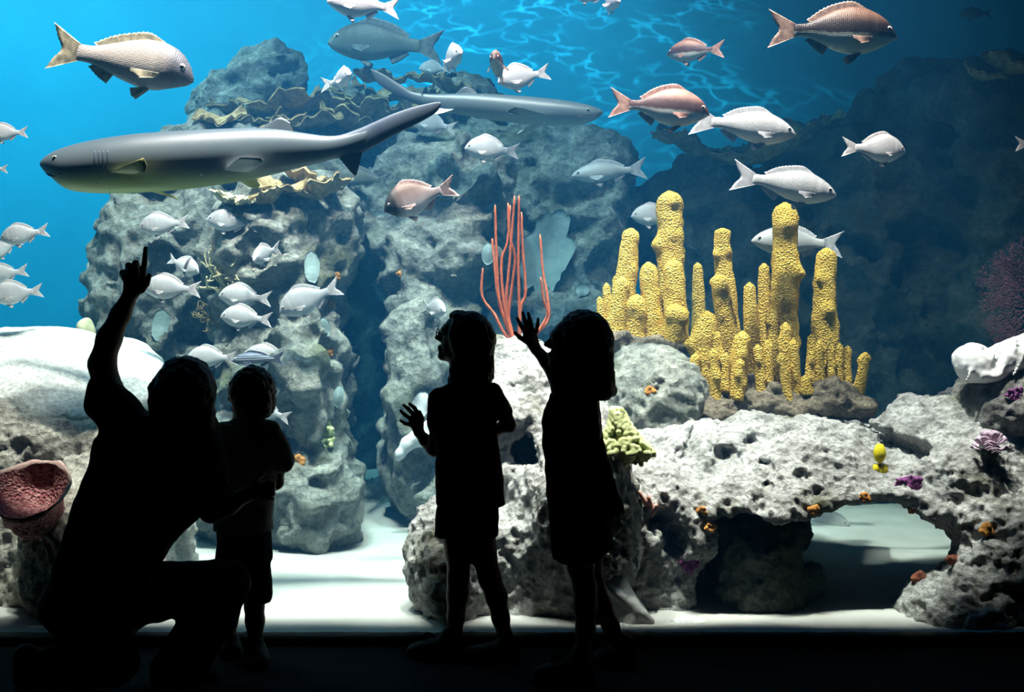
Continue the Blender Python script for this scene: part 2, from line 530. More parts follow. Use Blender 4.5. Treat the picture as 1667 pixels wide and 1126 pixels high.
# the water body: clear blue water that dims red light and scatters a little haze
m_water, nt, b = new_mat('tank_water')
nt.nodes.remove(b)
SIG_S = (0.003, 0.025, 0.060); SIG_A = (0.165, 0.045, 0.018)
sc_ = N(nt, 'ShaderNodeVolumeScatter'); ab = N(nt, 'ShaderNodeVolumeAbsorption')
ds = max(SIG_S); sc_.inputs['Color'].default_value = (*[q / ds for q in SIG_S], 1); sc_.inputs['Density'].default_value = ds
sc_.inputs['Anisotropy'].default_value = 0.2
da = 0.2; ab.inputs['Color'].default_value = (*[1 - q / da for q in SIG_A], 1); ab.inputs['Density'].default_value = da
ad = N(nt, 'ShaderNodeAddShader'); nt.links.new(sc_.outputs[0], ad.inputs[0]); nt.links.new(ab.outputs[0], ad.inputs[1])
nt.links.new(ad.outputs[0], nt.nodes['Material Output'].inputs['Volume'])
tag(box('water', -8, 8, GLASS_Y + 0.052, BACK - 0.001, -0.15, TOP, m_water), 'clear blue water filling the tank', 'water', kind='structure')
# ------------------------------------------------------------------ rocks
m_rock_white = rock_mat('bleached_rock', (0.86, 0.84, 0.81), (0.58, 0.56, 0.54), (0.20, 0.19, 0.18), (0.19, 0.19, 0.12), 0.40)
m_rock_mid = rock_mat('shade_painted_craggy_rock', (0.44, 0.42, 0.40), (0.22, 0.21, 0.20), (0.08, 0.08, 0.075), (0.10, 0.10, 0.07), 0.38)  # white rock darkened, the clam shell's shade put into the colour
m_rock_grey = rock_mat('grey_reef_rock', (0.46, 0.46, 0.40), (0.27, 0.28, 0.25), (0.11, 0.12, 0.11), (0.15, 0.165, 0.095), 0.40, fine=34)
m_rock_darkened = rock_mat('shade_painted_reef_rock', (0.17, 0.18, 0.15), (0.10, 0.11, 0.09), (0.04, 0.05, 0.045), (0.06, 0.075, 0.05), 0.45, fine=30)  # grey reef rock darkened, shade of unlit places put into the colour
m_rock_brown = rock_mat('brown_base_rock', (0.36, 0.30, 0.22), (0.25, 0.205, 0.15), (0.12, 0.10, 0.08), (0.20, 0.17, 0.12), 0.30, fine=70)
m_rock_tan = rock_mat('tan_rock', (0.72, 0.68, 0.60), (0.54, 0.50, 0.43), (0.26, 0.25, 0.22), (0.30, 0.29, 0.20), 0.36)
m_slab = rock_mat('white_slab_rock', (0.70, 0.69, 0.66), (0.62, 0.61, 0.58), (0.46, 0.45, 0.43), (0.52, 0.50, 0.46), 0.25, bump=0.4)

FINE = [(2.2, 0.075, 'p'), (5.0, 0.040, 'p'), (11, 0.014, 'r'), (24, 0.012, 'p'), (50, 0.009, 'p')]
COARSE = [(1.6, 0.14, 'p'), (3.6, 0.09, 'r'), (8, 0.045, 'p'), (17, 0.02, 'p')]

def rock(name, label, prims, h, mat, layers=FINE, pits=(), k=0.12, pad=0.25, seed=0.0, cat='rock', parent=None, kind=None, zmin=None):
    """prims: ('e', px, py, D, rx_px, ry_px, rdepth_m[, tilt_deg]) or ('b', x0, y0, x1, y1, D0, D1[, r[, tilt]]); a leading '-' cuts"""
    items = []; lo = np.full(3, 1e9); hi = np.full(3, -1e9)
    for q in prims:
        cut = q[0].startswith('-'); t = q[0][-1]
        if t == 'e':
            c = P(q[1], q[2], q[3]); r = np.array([M(q[4], q[3]), q[6], M(q[5], q[3])]); tilt = q[7] if len(q) > 7 else 0
            items.append((cut, 'e', c, r, None, tilt))
        else:
            D0, D1 = q[5], q[6]; Dm = D0 + 0.25 * (D1 - D0)
            a = P(q[1], q[2], Dm); b_ = P(q[3], q[4], Dm)
            c = (a + b_) / 2; c[1] = (D0 + D1) / 2
            r = np.abs(b_ - a) / 2; r[1] = (D1 - D0) / 2
            items.append((cut, 'b', c, r, q[7] if len(q) > 7 else 0.1, q[8] if len(q) > 8 else 0))
        if not cut:
            e = r if not items[-1][5] else np.full(3, r.max()) if isinstance(items[-1][5], tuple) else np.array([max(r[0], r[2]), r[1], max(r[0], r[2])])
            lo = np.minimum(lo, c - e); hi = np.maximum(hi, c + e)
    lo -= pad; hi += pad
    lo[2] = max(lo[2], -0.06); lo[1] = max(lo[1], GLASS_Y + 0.08); hi[1] = min(hi[1], BACK - 0.05)
    if zmin is not None: lo[2] = max(lo[2], zmin)
    f = Field(lo, hi, h)
    for cut, t, c, r, rd, tilt in items:
        R = (rotmat(*tilt) if isinstance(tilt, tuple) else rotmat(0, tilt, 0)) if tilt else None
        if t == 'e': f.ell(c, r, 0.05 if cut else k, R, cut)
        else: f.box(c, r, min(rd, r.min() * .95), 0.05 if cut else k, R, cut)
    f.rough(layers[:2], (), band=0.2, seed=seed)
    v, fc = f.mesh()
    v = displace(v, fc, layers[2:], pits, seed)
    o = mesh_ob(name, v, fc, mat, parent)
    if label: tag(o, label, cat)
    if kind: o['kind'] = kind
    return o

# front right: the pitted boulder with the swim-through arch
PITS = [(5.5, 0.05, 0.10, 0.30), (17, 0.020, 0.45, 0.40)]
rock('arch_rock', 'pitted whitish rock arch with a swim-through opening under the yellow pillar coral', [
    ('b', 1000, 780, 1130, 1080, 4.98, 5.7, 0.12, (-14, 0, 0)),
    ('e', 1080, 800, 5.30, 110, 80, 0.45, (22, 0, 0)),
    ('e', 1240, 772, 5.34, 165, 64, 0.48, (22, 4, 0)),
    ('e', 1400, 766, 5.32, 160, 64, 0.44, (22, 0, 0)),
    ('e', 1545, 745, 5.32, 110, 78, 0.44, (22, 0, 0)),
    ('b', 1625, 720, 1760, 1080, 4.98, 5.7, 0.14, (-14, 0, 0)),
    ('-b', 1165, 834, 1500, 1120, 4.5, 6.3, 0.05),
    ('-e', 1440, 905, 5.1, 125, 76, 1.2),
    ('e', 1575, 1020, 4.95, 105, 85, 0.26, -20),
    ('e', 1650, 900, 4.95, 60, 110, 0.2),
    ('-e', 1199, 748, 5.05, 22, 12, 0.30, (0, -8, 0)), ('-e', 1236, 728, 5.1, 13, 12, 0.30), ('-e', 1252, 757, 5.05, 16, 11, 0.30), ('-e', 1342, 722, 5.1, 8, 8, 0.28), ('-e', 1250, 790, 5.0, 8, 6, 0.2),
    ('-e', 1462, 716, 5.15, 48, 6, 0.30, (0, 30, 0)), ('-e', 1120, 720, 5.3, 34, 6, 0.3, (0, -50, 0)),
    ('-e', 1030, 878, 4.88, 16, 15, 0.26), ('-e', 1102, 888, 4.88, 13, 19, 0.24), ('-e', 1078, 858, 4.90, 18, 11, 0.24),
], 0.0095, m_rock_white, pits=PITS, seed=1.3)
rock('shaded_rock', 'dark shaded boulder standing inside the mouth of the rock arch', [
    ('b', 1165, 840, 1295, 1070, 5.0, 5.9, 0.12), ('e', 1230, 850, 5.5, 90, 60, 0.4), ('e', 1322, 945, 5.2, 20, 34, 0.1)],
    0.014, m_rock_darkened, pits=[(6, 0.05, 0.4, 0.35)], seed=3.1)  # arch shade also painted in by the darkened material
rock('corner_boulder', 'craggy boulder with painted shade carrying the white clam shell beside the flower coral', [
    ('b', 1545, 625, 1730, 705, 5.25, 5.75, 0.12), ('e', 1640, 650, 5.35, 90, 50, 0.25)],
    0.0125, m_rock_mid, pits=PITS, seed=5.2)
rock('ledge_rock', 'grey rock ledge holding up the yellow pillar coral behind the green coral', [
    ('e', 1060, 660, 5.75, 80, 90, 0.30), ('b', 1000, 600, 1110, 760, 5.65, 6.2, 0.12), ('e', 1260, 706, 5.9, 180, 40, 0.32)],
    0.014, m_rock_grey, pits=[(6, 0.05, 0.4, 0.35)], seed=2.2)
rock('slope_rock', 'large white crusted rock sloping up behind the two standing children', [
    ('e', 850, 690, 5.55, 120, 130, 0.42, 0), ('b', 755, 640, 985, 1070, 5.1, 6.0, 0.16), ('e', 835, 620, 5.7, 75, 60, 0.25),
    ('e', 730, 960, 4.98, 55, 130, 0.28), ('b', 695, 850, 900, 1080, 4.92, 5.5, 0.12, (-14, 0, 0)), ('e', 940, 850, 5.02, 90, 150, 0.25), ('b', 880, 880, 1020, 1080, 4.96, 5.5, 0.12, (-14, 0, 0)),
    ('-e', 826, 922, 4.76, 26, 12, 0.16, -25), ('-e', 858, 738, 5.15, 26, 18, 0.16), ('-e', 689, 940, 4.72, 8, 6, 0.1)],
    0.0100, m_rock_white, pits=PITS, seed=8.4)

# front left: tan boulder with the white slab on top
rock('tan_boulder', 'tan pitted boulder under the white slab at the edge of the tank', [
    ('b', -80, 690, 220, 1080, 5.1, 5.9, 0.15, (-12, 0, 0)), ('e', 40, 740, 5.45, 130, 90, 0.3), ('e', 150, 920, 5.0, 120, 150, 0.25),
    ('b', 180, 830, 285, 1070, 5.3, 5.8, 0.1)],
    0.014, m_rock_tan, pits=[(5, 0.06, 0.35, 0.32)], seed=4.4)
rock('slab_rock', 'smooth bright white rock slab lying on the tan boulder', [
    ('e', 100, 612, 5.78, 170, 34, 0.50, (19, 5, 0)), ('e', 0, 598, 5.78, 140, 36, 0.50, (19, 0, 0))],
    0.014, m_slab, layers=[(2.2, 0.05, 'p'), (6, 0.018, 'p'), (14, 0.006, 'p')], pits=[(4.2, 0.05, 0.15, 0.25)], seed=6.0, k=0.1)

# left reef
rock('reef_tower', 'tall hazy blue-grey reef tower rising behind the kneeling adult', [
    ('b', 150, 470, 360, 900, 6.7, 7.6, 0.2), ('e', 260, 440, 7.0, 95, 110, 0.4), ('e', 350, 360, 7.0, 110, 70, 0.4),
    ('b', 350, 420, 545, 890, 6.3, 7.3, 0.2), ('e', 460, 400, 6.7, 110, 100, 0.5), ('e', 510, 640, 6.5, 62, 130, 0.4),
    ('e', 430, 800, 6.35, 130, 90, 0.4), ('e', 500, 810, 6.35, 70, 80, 0.35), ('e', 410, 290, 7.2, 160, 80, 0.5),
    ('e', 430, 150, 7.9, 75, 65, 0.4), ('e', 400, 200, 7.8, 75, 70, 0.4), ('b', 330, 200, 560, 420, 7.3, 8.3, 0.2)],
    0.024, m_rock_grey, layers=COARSE, pits=[(3.2, 0.06, 0.25, 0.34), (9, 0.04, 0.4, 0.38)], k=0.18, seed=1.9)
# middle reef with the dark cave
rock('cave_reef', 'hazy grey reef of stacked boulders beside the dark blue cave', [
    ('e', 730, 300, 7.3, 105, 65, 0.5), ('e', 600, 350, 7.4, 110, 70, 0.4), ('e', 735, 420, 7.0, 72, 80, 0.35),
    ('e', 662, 410, 6.95, 42, 55, 0.25), ('b', 655, 500, 760, 870, 6.7, 7.5, 0.18), ('e', 700, 520, 6.8, 62, 60, 0.3),
    ('e', 690, 640, 6.75, 45, 120, 0.3), ('e', 620, 235, 8.0, 130, 70, 0.5), ('e', 740, 190, 8.2, 80, 70, 0.5),
    ('b', 700, 260, 1000, 700, 7.4, 8.4, 0.2), ('e', 850, 270, 8.0, 110, 70, 0.5), ('e', 930, 290, 8.0, 110, 70, 0.5),
    ('b', 760, 480, 1060, 860, 7.2, 8.4, 0.2), ('e', 740, 790, 6.7, 80, 70, 0.3)],
    0.026, m_rock_grey, layers=COARSE, pits=[(3.2, 0.06, 0.25, 0.34), (9, 0.04, 0.4, 0.38)], k=0.16, seed=7.7)
rock('sunken_rock', 'low teal rock half buried in sand at the foot of the cave', [
    ('e', 620, 830, 7.6, 70, 30, 0.3)], 0.026, m_rock_grey, layers=COARSE, k=0.1, seed=3.3)
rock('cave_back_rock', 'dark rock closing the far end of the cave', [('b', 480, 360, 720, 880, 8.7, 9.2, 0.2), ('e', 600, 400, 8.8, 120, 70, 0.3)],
    0.035, m_rock_darkened, layers=COARSE, k=0.15, seed=2.8)  # darkened material carries the shade of the cave
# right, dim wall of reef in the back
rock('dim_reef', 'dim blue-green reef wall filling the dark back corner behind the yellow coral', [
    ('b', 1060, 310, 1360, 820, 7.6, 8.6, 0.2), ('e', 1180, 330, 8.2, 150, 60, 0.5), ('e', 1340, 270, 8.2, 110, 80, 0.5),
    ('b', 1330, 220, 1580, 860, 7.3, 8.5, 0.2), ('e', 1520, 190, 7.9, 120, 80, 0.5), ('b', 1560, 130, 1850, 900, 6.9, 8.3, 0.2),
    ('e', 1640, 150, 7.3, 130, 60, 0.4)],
    0.03, m_rock_darkened, layers=COARSE, pits=[(3.2, 0.10, 0.4, 0.34)], k=0.2, seed=9.1)  # unlit corner painted in by the darkened material
# ------------------------------------------------------------------ corals, sponges and shells
ROCKS = [o for o in COL.objects if o.type == 'MESH' and o.get('category') == 'rock'] + [bpy.data.objects['floor_sand']]
bpy.context.view_layer.update()

def hit(px, py, default_D, only=None):
    """where the sight line through a pixel meets the rocks"""
    o0 = Vector((0, 0, CH)); t = Vector(P(px, py, 5.0)) - o0; t.normalize()
    best = None
    for r in ROCKS:
        if only and r.name not in only: continue
        ok, loc, nor, _ = r.ray_cast(o0, t)
        if ok and (best is None or loc.y < best[0].y): best = (loc, nor)
    if best is None: return P(px, py, default_D), np.array([0, -1.0, 0])
    return np.array(best[0]), np.array(best[1])

m_yellow = noise_mat('yellow_coral', [(0.25, (0.44, 0.25, 0.02)), (0.5, (0.74, 0.47, 0.07)), (0.75, (0.90, 0.68, 0.20))], 90, 3, 0.75, 0.95, voro=120, bdist=0.013)
m_red = noise_mat('red_whip_coral', [(0.3, (0.52, 0.10, 0.045)), (0.7, (0.68, 0.20, 0.10))], 60, 3, 0.7, 0.4, bscale=160, bdist=0.004)
m_green = noise_mat('pale_green_coral', [(0.3, (0.52, 0.57, 0.22)), (0.7, (0.74, 0.80, 0.42))], 40, 4, 0.7, 0.5, bscale=120, bdist=0.006)
m_orange = noise_mat('orange_sponge', [(0.3, (0.42, 0.14, 0.02)), (0.7, (0.72, 0.34, 0.08))], 50, 4, 0.8, 0.7, bscale=90, bdist=0.01)
m_rust = noise_mat('rust_sponge', [(0.3, (0.12, 0.03, 0.02)), (0.7, (0.30, 0.10, 0.05))], 50, 4, 0.8, 0.7, bscale=90, bdist=0.01)
m_purple = noise_mat('purple_crust', [(0.3, (0.16, 0.02, 0.14)), (0.7, (0.40, 0.12, 0.36))], 60, 4, 0.8, 0.8, bscale=110, bdist=0.01)
m_pink = noise_mat('pink_barrel_sponge', [(0.35, (0.34, 0.07, 0.10)), (0.5, (0.62, 0.25, 0.25)), (0.7, (0.80, 0.48, 0.44))], 60, 4, 0.8, 0.9, voro=85, bdist=0.012)
m_pink_rim = noise_mat('pale_pink_rim', [(0.3, (0.78, 0.48, 0.42)), (0.7, (0.88, 0.66, 0.58))], 50, 4, 0.8, 0.5, bscale=90, bdist=0.006)
m_finger = noise_mat('pink_finger_sponge', [(0.3, (0.62, 0.26, 0.20)), (0.7, (0.80, 0.44, 0.36))], 30, 4, 0.8, 0.4, bscale=90, bdist=0.006)
m_brightyellow = noise_mat('bright_yellow_sponge', [(0.3, (0.72, 0.55, 0.0)), (0.7, (0.88, 0.74, 0.02))], 30, 3, 0.7, 0.3, bscale=90, bdist=0.006)
m_lilac = noise_mat('lilac_coral', [(0.3, (0.40, 0.26, 0.36)), (0.7, (0.68, 0.54, 0.64))], 30, 4, 0.7, 0.5, bscale=110, bdist=0.006)
m_shell = noise_mat('white_shell', [(0.3, (0.74, 0.73, 0.74)), (0.7, (0.88, 0.87, 0.86))], 9, 5, 0.5, 0.3, bscale=30, bdist=0.01)
m_greyshell = noise_mat('grey_shell', [(0.3, (0.42, 0.42, 0.40)), (0.55, (0.60, 0.60, 0.58)), (0.7, (0.66, 0.66, 0.66))], 9, 5, 0.5, 0.3, bscale=24, bdist=0.012)
m_tanplate = noise_mat('tan_plate_coral', [(0.3, (0.16, 0.11, 0.05)), (0.5, (0.34, 0.25, 0.12)), (0.7, (0.56, 0.45, 0.25))], 22, 6, 0.8, 0.7, bscale=60, bdist=0.012)
m_staghorn = noise_mat('cream_staghorn', [(0.3, (0.46, 0.40, 0.22)), (0.7, (0.74, 0.68, 0.44))], 20, 4, 0.8, 0.4, bscale=90, bdist=0.005)
m_leaf = noise_mat('pale_leaf_sponge', [(0.3, (0.24, 0.33, 0.33)), (0.7, (0.38, 0.48, 0.46))], 12, 5, 0.6, 0.5, bscale=50, bdist=0.008)
m_fan = noise_mat('dark_violet_fan', [(0.3, (0.10, 0.035, 0.05)), (0.7, (0.22, 0.10, 0.12))], 40, 4, 0.8, 0.3, bscale=90, bdist=0.004)
m_ball = noise_mat('cream_ball_sponge', [(0.3, (0.46, 0.46, 0.34)), (0.7, (0.60, 0.60, 0.46))], 20, 4, 0.8, 0.5, bscale=80, bdist=0.006)

# ---- yellow pillar coral
def column(top, rt, base, rb, D, parent, seed, knobs=2, mid=None, Db=None):
    Db = Db or D
    pb, pt = P(base[0], base[1] + 6, Db), P(top[0], top[1], D)
    pts = [pb] + ([P(mid[0], mid[1], (D + Db) / 2)] if mid else []) + [pt]
    L = np.linalg.norm(pt - pb)
    n = int(np.clip(L / 0.02, 14, 46)); seg = 20
    path = catmull(pts, n)
    s = np.linspace(0, 1, n)
    rT, rB = M(rt, D), M(rb, Db)
    rad = rB + (rT - rB) * s ** 0.8
    e = (1 - s) * L / (rT * 1.15)
    rad = rad * np.sqrt(np.clip(1 - (1 - np.minimum(e, 1)) ** 2, 0.02, 1))
    v, f = tube_vf(path, rad, seg)
    r = np.random.default_rng(seed)
    axis = np.vstack([np.repeat(path, seg, axis=0), path[0], path[-1]])
    out = v - axis; ln = np.linalg.norm(out, axis=1)[:, None] + 1e-9; out = out / ln
    d = 0.16 * rT * perlin(v * 9 + seed) + 0.14 * rT * perlin(v * 22 + seed) + 0.07 * rT * perlin(v * 50 + seed)
    for _ in range(knobs):
        i = int(n * r.uniform(0.15, 0.85)); a = r.uniform(0, 2 * np.pi)
        c = v[i * seg + int(a / (2 * np.pi) * seg) % seg]; w_ = rT * r.uniform(0.45, 0.75)
        d += rT * r.uniform(0.35, 0.7) * np.exp(-((v - c) ** 2).sum(1) / (w_ * w_))
    v = v + out * d[:, None]
    return mesh_ob('column', v, f, m_yellow, parent)

def coral_base(prims, h, parent, seed):
    return rock('base', None, prims, h, m_rock_brown, layers=[(4, 0.03, 'p'), (9, 0.025, 'p'), (20, 0.012, 'p'), (45, 0.006, 'p')],
                pits=[(14, 0.03, 0.3, 0.4)], k=0.04, pad=0.1, seed=seed, parent=parent, cat=None)

pc = empty('pillar_coral')
tag(pc, 'tall yellow pillar coral with the highest column, on the upper ledge', 'coral', 'yellow pillar corals')
coral_base([('e', 1050, 566, 5.95, 66, 28, 0.22), ('e', 1010, 560, 5.85, 30, 22, 0.1), ('e', 1098, 570, 5.85, 24, 18, 0.1), ('e', 1019, 545, 5.78, 13, 13, 0.035)], 0.012, pc, 3.0)
COLS1 = [((1028, 371), 14, (1010, 552), 24, 6.0, 2, (1019, 460)), ((1055, 426), 14, (1064, 556), 21, 5.95, 2, None),
         ((1014, 450), 14, (1000, 552), 17, 5.93, 2, None), ((1037, 478), 18, (1034, 556), 20, 5.93, 1, None),
         ((976, 482), 5, (982, 545), 9, 5.95, 1, None), ((987, 460), 6, (992, 545), 12, 5.97, 1, None),
         ((1089, 310), 20, (1092, 560), 24, 6.05, 3, (1093, 420)), ((1097, 422), 16, (1102, 560), 23, 5.92, 2, (1098, 480)),
         ((1099, 495), 15, (1098, 566), 17, 5.84, 6, None), ((1135, 427), 7, (1140, 555), 15, 6.2, 1, (1137, 480))]
for i, (t, rt, b_, rb, D, kn, mid) in enumerate(COLS1):
    column(t, rt, b_, rb, D, pc, 10 + i, kn, mid)
pc = empty('pillar_coral')
tag(pc, 'broad yellow pillar coral of many columns on the brown lumpy base above the arch', 'coral', 'yellow pillar corals')
coral_base([('e', 1150, 660, 5.7, 44, 28, 0.16), ('e', 1168, 672, 5.6, 36, 20, 0.12), ('e', 1230, 655, 5.75, 60, 28, 0.2), ('e', 1290, 660, 5.7, 55, 26, 0.18),
            ('e', 1345, 650, 5.72, 50, 26, 0.18), ('e', 1395, 662, 5.68, 32, 22, 0.14), ('e', 1342, 632, 5.62, 17, 14, 0.06), ('e', 1263, 628, 5.62, 12, 10, 0.05),
            ('e', 1287, 672, 5.58, 14, 12, 0.06), ('e', 1190, 625, 5.85, 70, 20, 0.15)], 0.012, pc, 5.0)
COLS2 = [((1176, 371), 13, (1194, 600), 20, 5.98, 2, (1178, 440)), ((1166, 446), 14, (1190, 620), 20, 5.85, 2, (1182, 520)),
         ((1220, 459), 9, (1226, 620), 17, 5.92, 1, None), ((1149, 505), 20, (1140, 640), 19, 5.72, 2, None),
         ((1162, 535), 11, (1172, 640), 12, 5.7, 3, None), ((1161, 567), 7, (1166, 655), 9, 5.6, 3, None), ((1182, 575), 6, (1180, 632), 8, 5.66, 2, None),
         ((1210, 538), 14, (1198, 645), 15, 5.68, 3, None), ((1205, 583), 8, (1202, 645), 9, 5.6, 4, None), ((1133, 575), 8, (1130, 630), 9, 5.66, 2, None),
         ((1233, 560), 7, (1240, 635), 9, 5.68, 2, None), ((1249, 552), 8, (1252, 632), 9, 5.7, 3, None), ((1244, 428), 9, (1243, 610), 14, 5.98, 2, None),
         ((1278, 329), 20, (1272, 610), 25, 5.9, 4, (1278, 470)), ((1256, 500), 9, (1258, 620), 12, 5.8, 3, None),
         ((1346, 403), 15, (1346, 620), 27, 5.88, 3, (1342, 500)), ((1279, 524), 9, (1284, 648), 11, 5.66, 4, None), ((1270, 573), 6, (1285, 655), 8, 5.6, 4, None),
         ((1291, 552), 7, (1300, 645), 8, 5.63, 4, None), ((1322, 542), 8, (1320, 630), 10, 5.68, 3, None), ((1334, 553), 6, (1336, 625), 8, 5.66, 3, None),
         ((1352, 560), 7, (1352, 630), 9, 5.68, 4, None), ((1366, 557), 6, (1366, 632), 9, 5.68, 5, None), ((1380, 562), 6, (1378, 635), 9, 5.7, 5, None),
         ((1409, 573), 8, (1396, 645), 9, 5.66, 3, (1404, 606)), ((1311, 610), 8, (1315, 636), 10, 5.6, 3, None)]
for i, (t, rt, b_, rb, D, kn, mid) in enumerate(COLS2):
    column(t, rt, b_, rb, D, pc, 40 + i, kn, mid)

# ---- red whip coral
wc = empty('whip_coral')
tag(wc, 'slender red whip coral rooted on the white rock by the raised hand', 'coral')
WD = 5.72
WH = [[(806, 333), (808, 406), (812, 481), (822, 520), (836, 558)], [(831, 333), (826, 393), (817, 421), (817, 461), (823, 507), (832, 545)],
      [(838, 318), (833, 381), (828, 444), (824, 490), (826, 522), (836, 556)], [(786, 436), (785, 481), (805, 512), (820, 540), (839, 562)],
      [(801, 388), (805, 430), (809, 470), (818, 510), (834, 552)], [(845, 318), (844, 381), (844, 456), (846, 520), (846, 566)],
      [(849, 345), (851, 406), (855, 456), (855, 481), (848, 500), (845, 540)], [(879, 381), (884, 444), (890, 476), (893, 517), (876, 540), (850, 562)],
      [(880, 451), (885, 487), (891, 512), (874, 542), (852, 564)], [(827, 330), (829, 380), (838, 420), (833, 470), (828, 515), (838, 556)]]
sb = hit(845, 592, WD, ('slope_rock',))[0]
for i, w_ in enumerate(WH):
    pts = [P(x, y, WD + 0.05 * math.sin(i * 2.1) * (1 - j / len(w_))) for j, (x, y) in enumerate(w_)]
    path = catmull(pts, 34)
    r_ = np.linspace(M(1.8, WD), M(2.8, WD), 34); r_[0] *= 0.5
    v, f = tube_vf(path, r_, 8)
    mesh_ob('branch', v + 0.002 * perlin(v * 60)[:, None], f, m_red, wc)
path = catmull([P(836, 548, WD), P(843, 570, WD), P(846, 588, WD), P(846, 604, WD)], 12)
v, f = tube_vf(path, np.linspace(M(4, WD), M(8, WD), 12), 10)
mesh_ob('stem', v, f, m_red, wc)

# ---- lumpy encrusting sponges and corals
def lump(name, label, cat, px, py, w, hgt, mat, n=16, seed=0, D=6.4, h=0.006, group=None, blob=0.34, only=None, proud=0.5):
    """a cluster of rounded knobs grown out of the rock at a pixel; w, hgt in px"""
    c, nor = hit(px, py, D, only)
    d = c[1]; W, H_ = M(w, d) / 2, M(hgt, d) / 2
    r = np.random.default_rng(seed)
    rad = min(W, H_) * blob
    f = Field(c - np.array([W, max(W, H_), H_]) * 1.6 - 0.01, c + np.array([W, max(W, H_), H_]) * 1.6 + 0.01, min(h, rad / 2.2))
    for _ in range(n):
        a = r.uniform(0, 2 * np.pi); q = math.sqrt(r.uniform(0, 1))
        o_ = np.array([math.cos(a) * q * (W - rad * .6), 0, math.sin(a) * q * (H_ - rad * .6)])
        o_[1] = -proud * rad * r.uniform(0.2, 1.4)
        rr = rad * r.uniform(0.6, 1.15)
        f.ell(c + o_, (rr, rr, rr), rad * 0.35)
    f.ell(c + np.array([0, rad * .4, 0]), (W * .8, rad * 1.1, H_ * .8), rad * .5)
    v, fc = f.mesh()
    o = mesh_ob(name, v, fc, mat)
    tag(o, label, cat, group)
    return o

for i, (px, py, w, hgt, mat, lab, only) in enumerate([
    (1058, 636, 22, 18, m_orange, 'small orange sponge on the grey ledge beside the yellow pillar coral', None),
    (1143, 832, 22, 18, m_orange, 'orange sponge on the arch rock above the dark opening, upper of two', None),
    (1158, 858, 26, 18, m_orange, 'orange sponge on the arch rock at the rim of the dark opening, lower of two', None),
    (1325, 830, 20, 20, m_orange, 'amber sponge hanging under the arch above the fish head', None),
    (1408, 808, 22, 18, m_orange, 'orange sponge under the arch below the bright yellow sponge', None),
    (1487, 829, 24, 16, m_orange, 'orange sponge under the arch near the purple crust', None),
    (1606, 862, 26, 30, m_orange, 'orange sponge on the rock pillar below the flower coral', None),
    (1497, 942, 36, 26, m_rust, 'rust-red sponge on the slope inside the arch, lower one', None),
    (1553, 912, 34, 22, m_rust, 'dark rust sponge on the slope inside the arch, upper one', None),
    (537, 569, 16, 26, m_orange, 'orange sponge on the reef tower edge by the cave, middle height', ('reef_tower',)),
    (486, 750, 26, 22, m_orange, 'orange sponge low on the reef tower beside the child in shorts', ('reef_tower',)),
    (548, 450, 16, 16, m_orange, 'little orange sponge on the edge of the reef tower at the cave top', ('reef_tower',)),
    (534, 497, 28, 18, m_orange, 'tan orange sponge below the pale fish on the reef tower edge', ('reef_tower',)),
    (652, 446, 16, 14, m_orange, 'little orange sponge on the boulder right of the cave top', ('cave_reef',)),
]):
    lump('encrusting_sponge', lab, 'sponge', px, py, w, hgt, mat, 18, 100 + i, group='orange sponges', only=only)
for i, (px, py, w, hgt, lab) in enumerate([
    (1122, 915, 34, 38, 'magenta crust on the arch rock leg by the grey shell'),
    (1484, 792, 70, 44, 'dark purple crust on the arch under the yellow sponge'),
    (1655, 642, 40, 26, 'purple crust on the dark boulder under the white clam shell')]):
    lump('encrusting_algae', lab, 'coral', px, py, w, hgt, m_purple, 60, 140 + i, blob=0.16, group='purple crusts')
lump('leaf_coral', 'pale green knobbly coral on the rock beside the child in the dress', 'coral', 1014, 715, 72, 36, m_green, 60, 151, D=5.3, blob=0.2, proud=2)
gc = bpy.data.objects['leaf_coral']
Dg = min(hit(x_, y_, 5.3)[0][1] for x_, y_ in ((985, 716), (1000, 700), (1016, 716), (1035, 720)))
c = P(1016, 716, Dg - 0.03)
gc.location = (0, Dg - 0.02 - hit(1014, 715, 5.3)[0][1], 0)
f = Field(c + np.array([-0.16, -0.12, -0.09]), c + np.array([0.16, 0.12, 0.19]), 0.0042)
r = np.random.default_rng(15)
for k in range(330):
    t = r.uniform(0, 1) ** 1.3; a = r.uniform(0, 2 * np.pi); R_ = 0.105 * (1 - t) ** 1.5 + 0.022
    f.ell(c + np.array([R_ * math.cos(a) - 0.03 * t, R_ * math.sin(a) * .6, -0.05 + 0.18 * t]), (0.0125,) * 3, 0.003)
f.cone(c + np.array([0, 0, -0.05]), c + np.array([0, 0, 0.1]), 0.055, 0.012, 0.01)
v, fc = f.mesh()
mesh_ob('crown', v - np.array(gc.location), fc, m_green, gc)
lump('leaf_coral', 'yellow-green knobbly coral low on the hazy reef tower', 'coral', 528, 706, 40, 52, m_green, 60, 152, D=6.4, blob=0.2, only=('reef_tower',), proud=1.6)

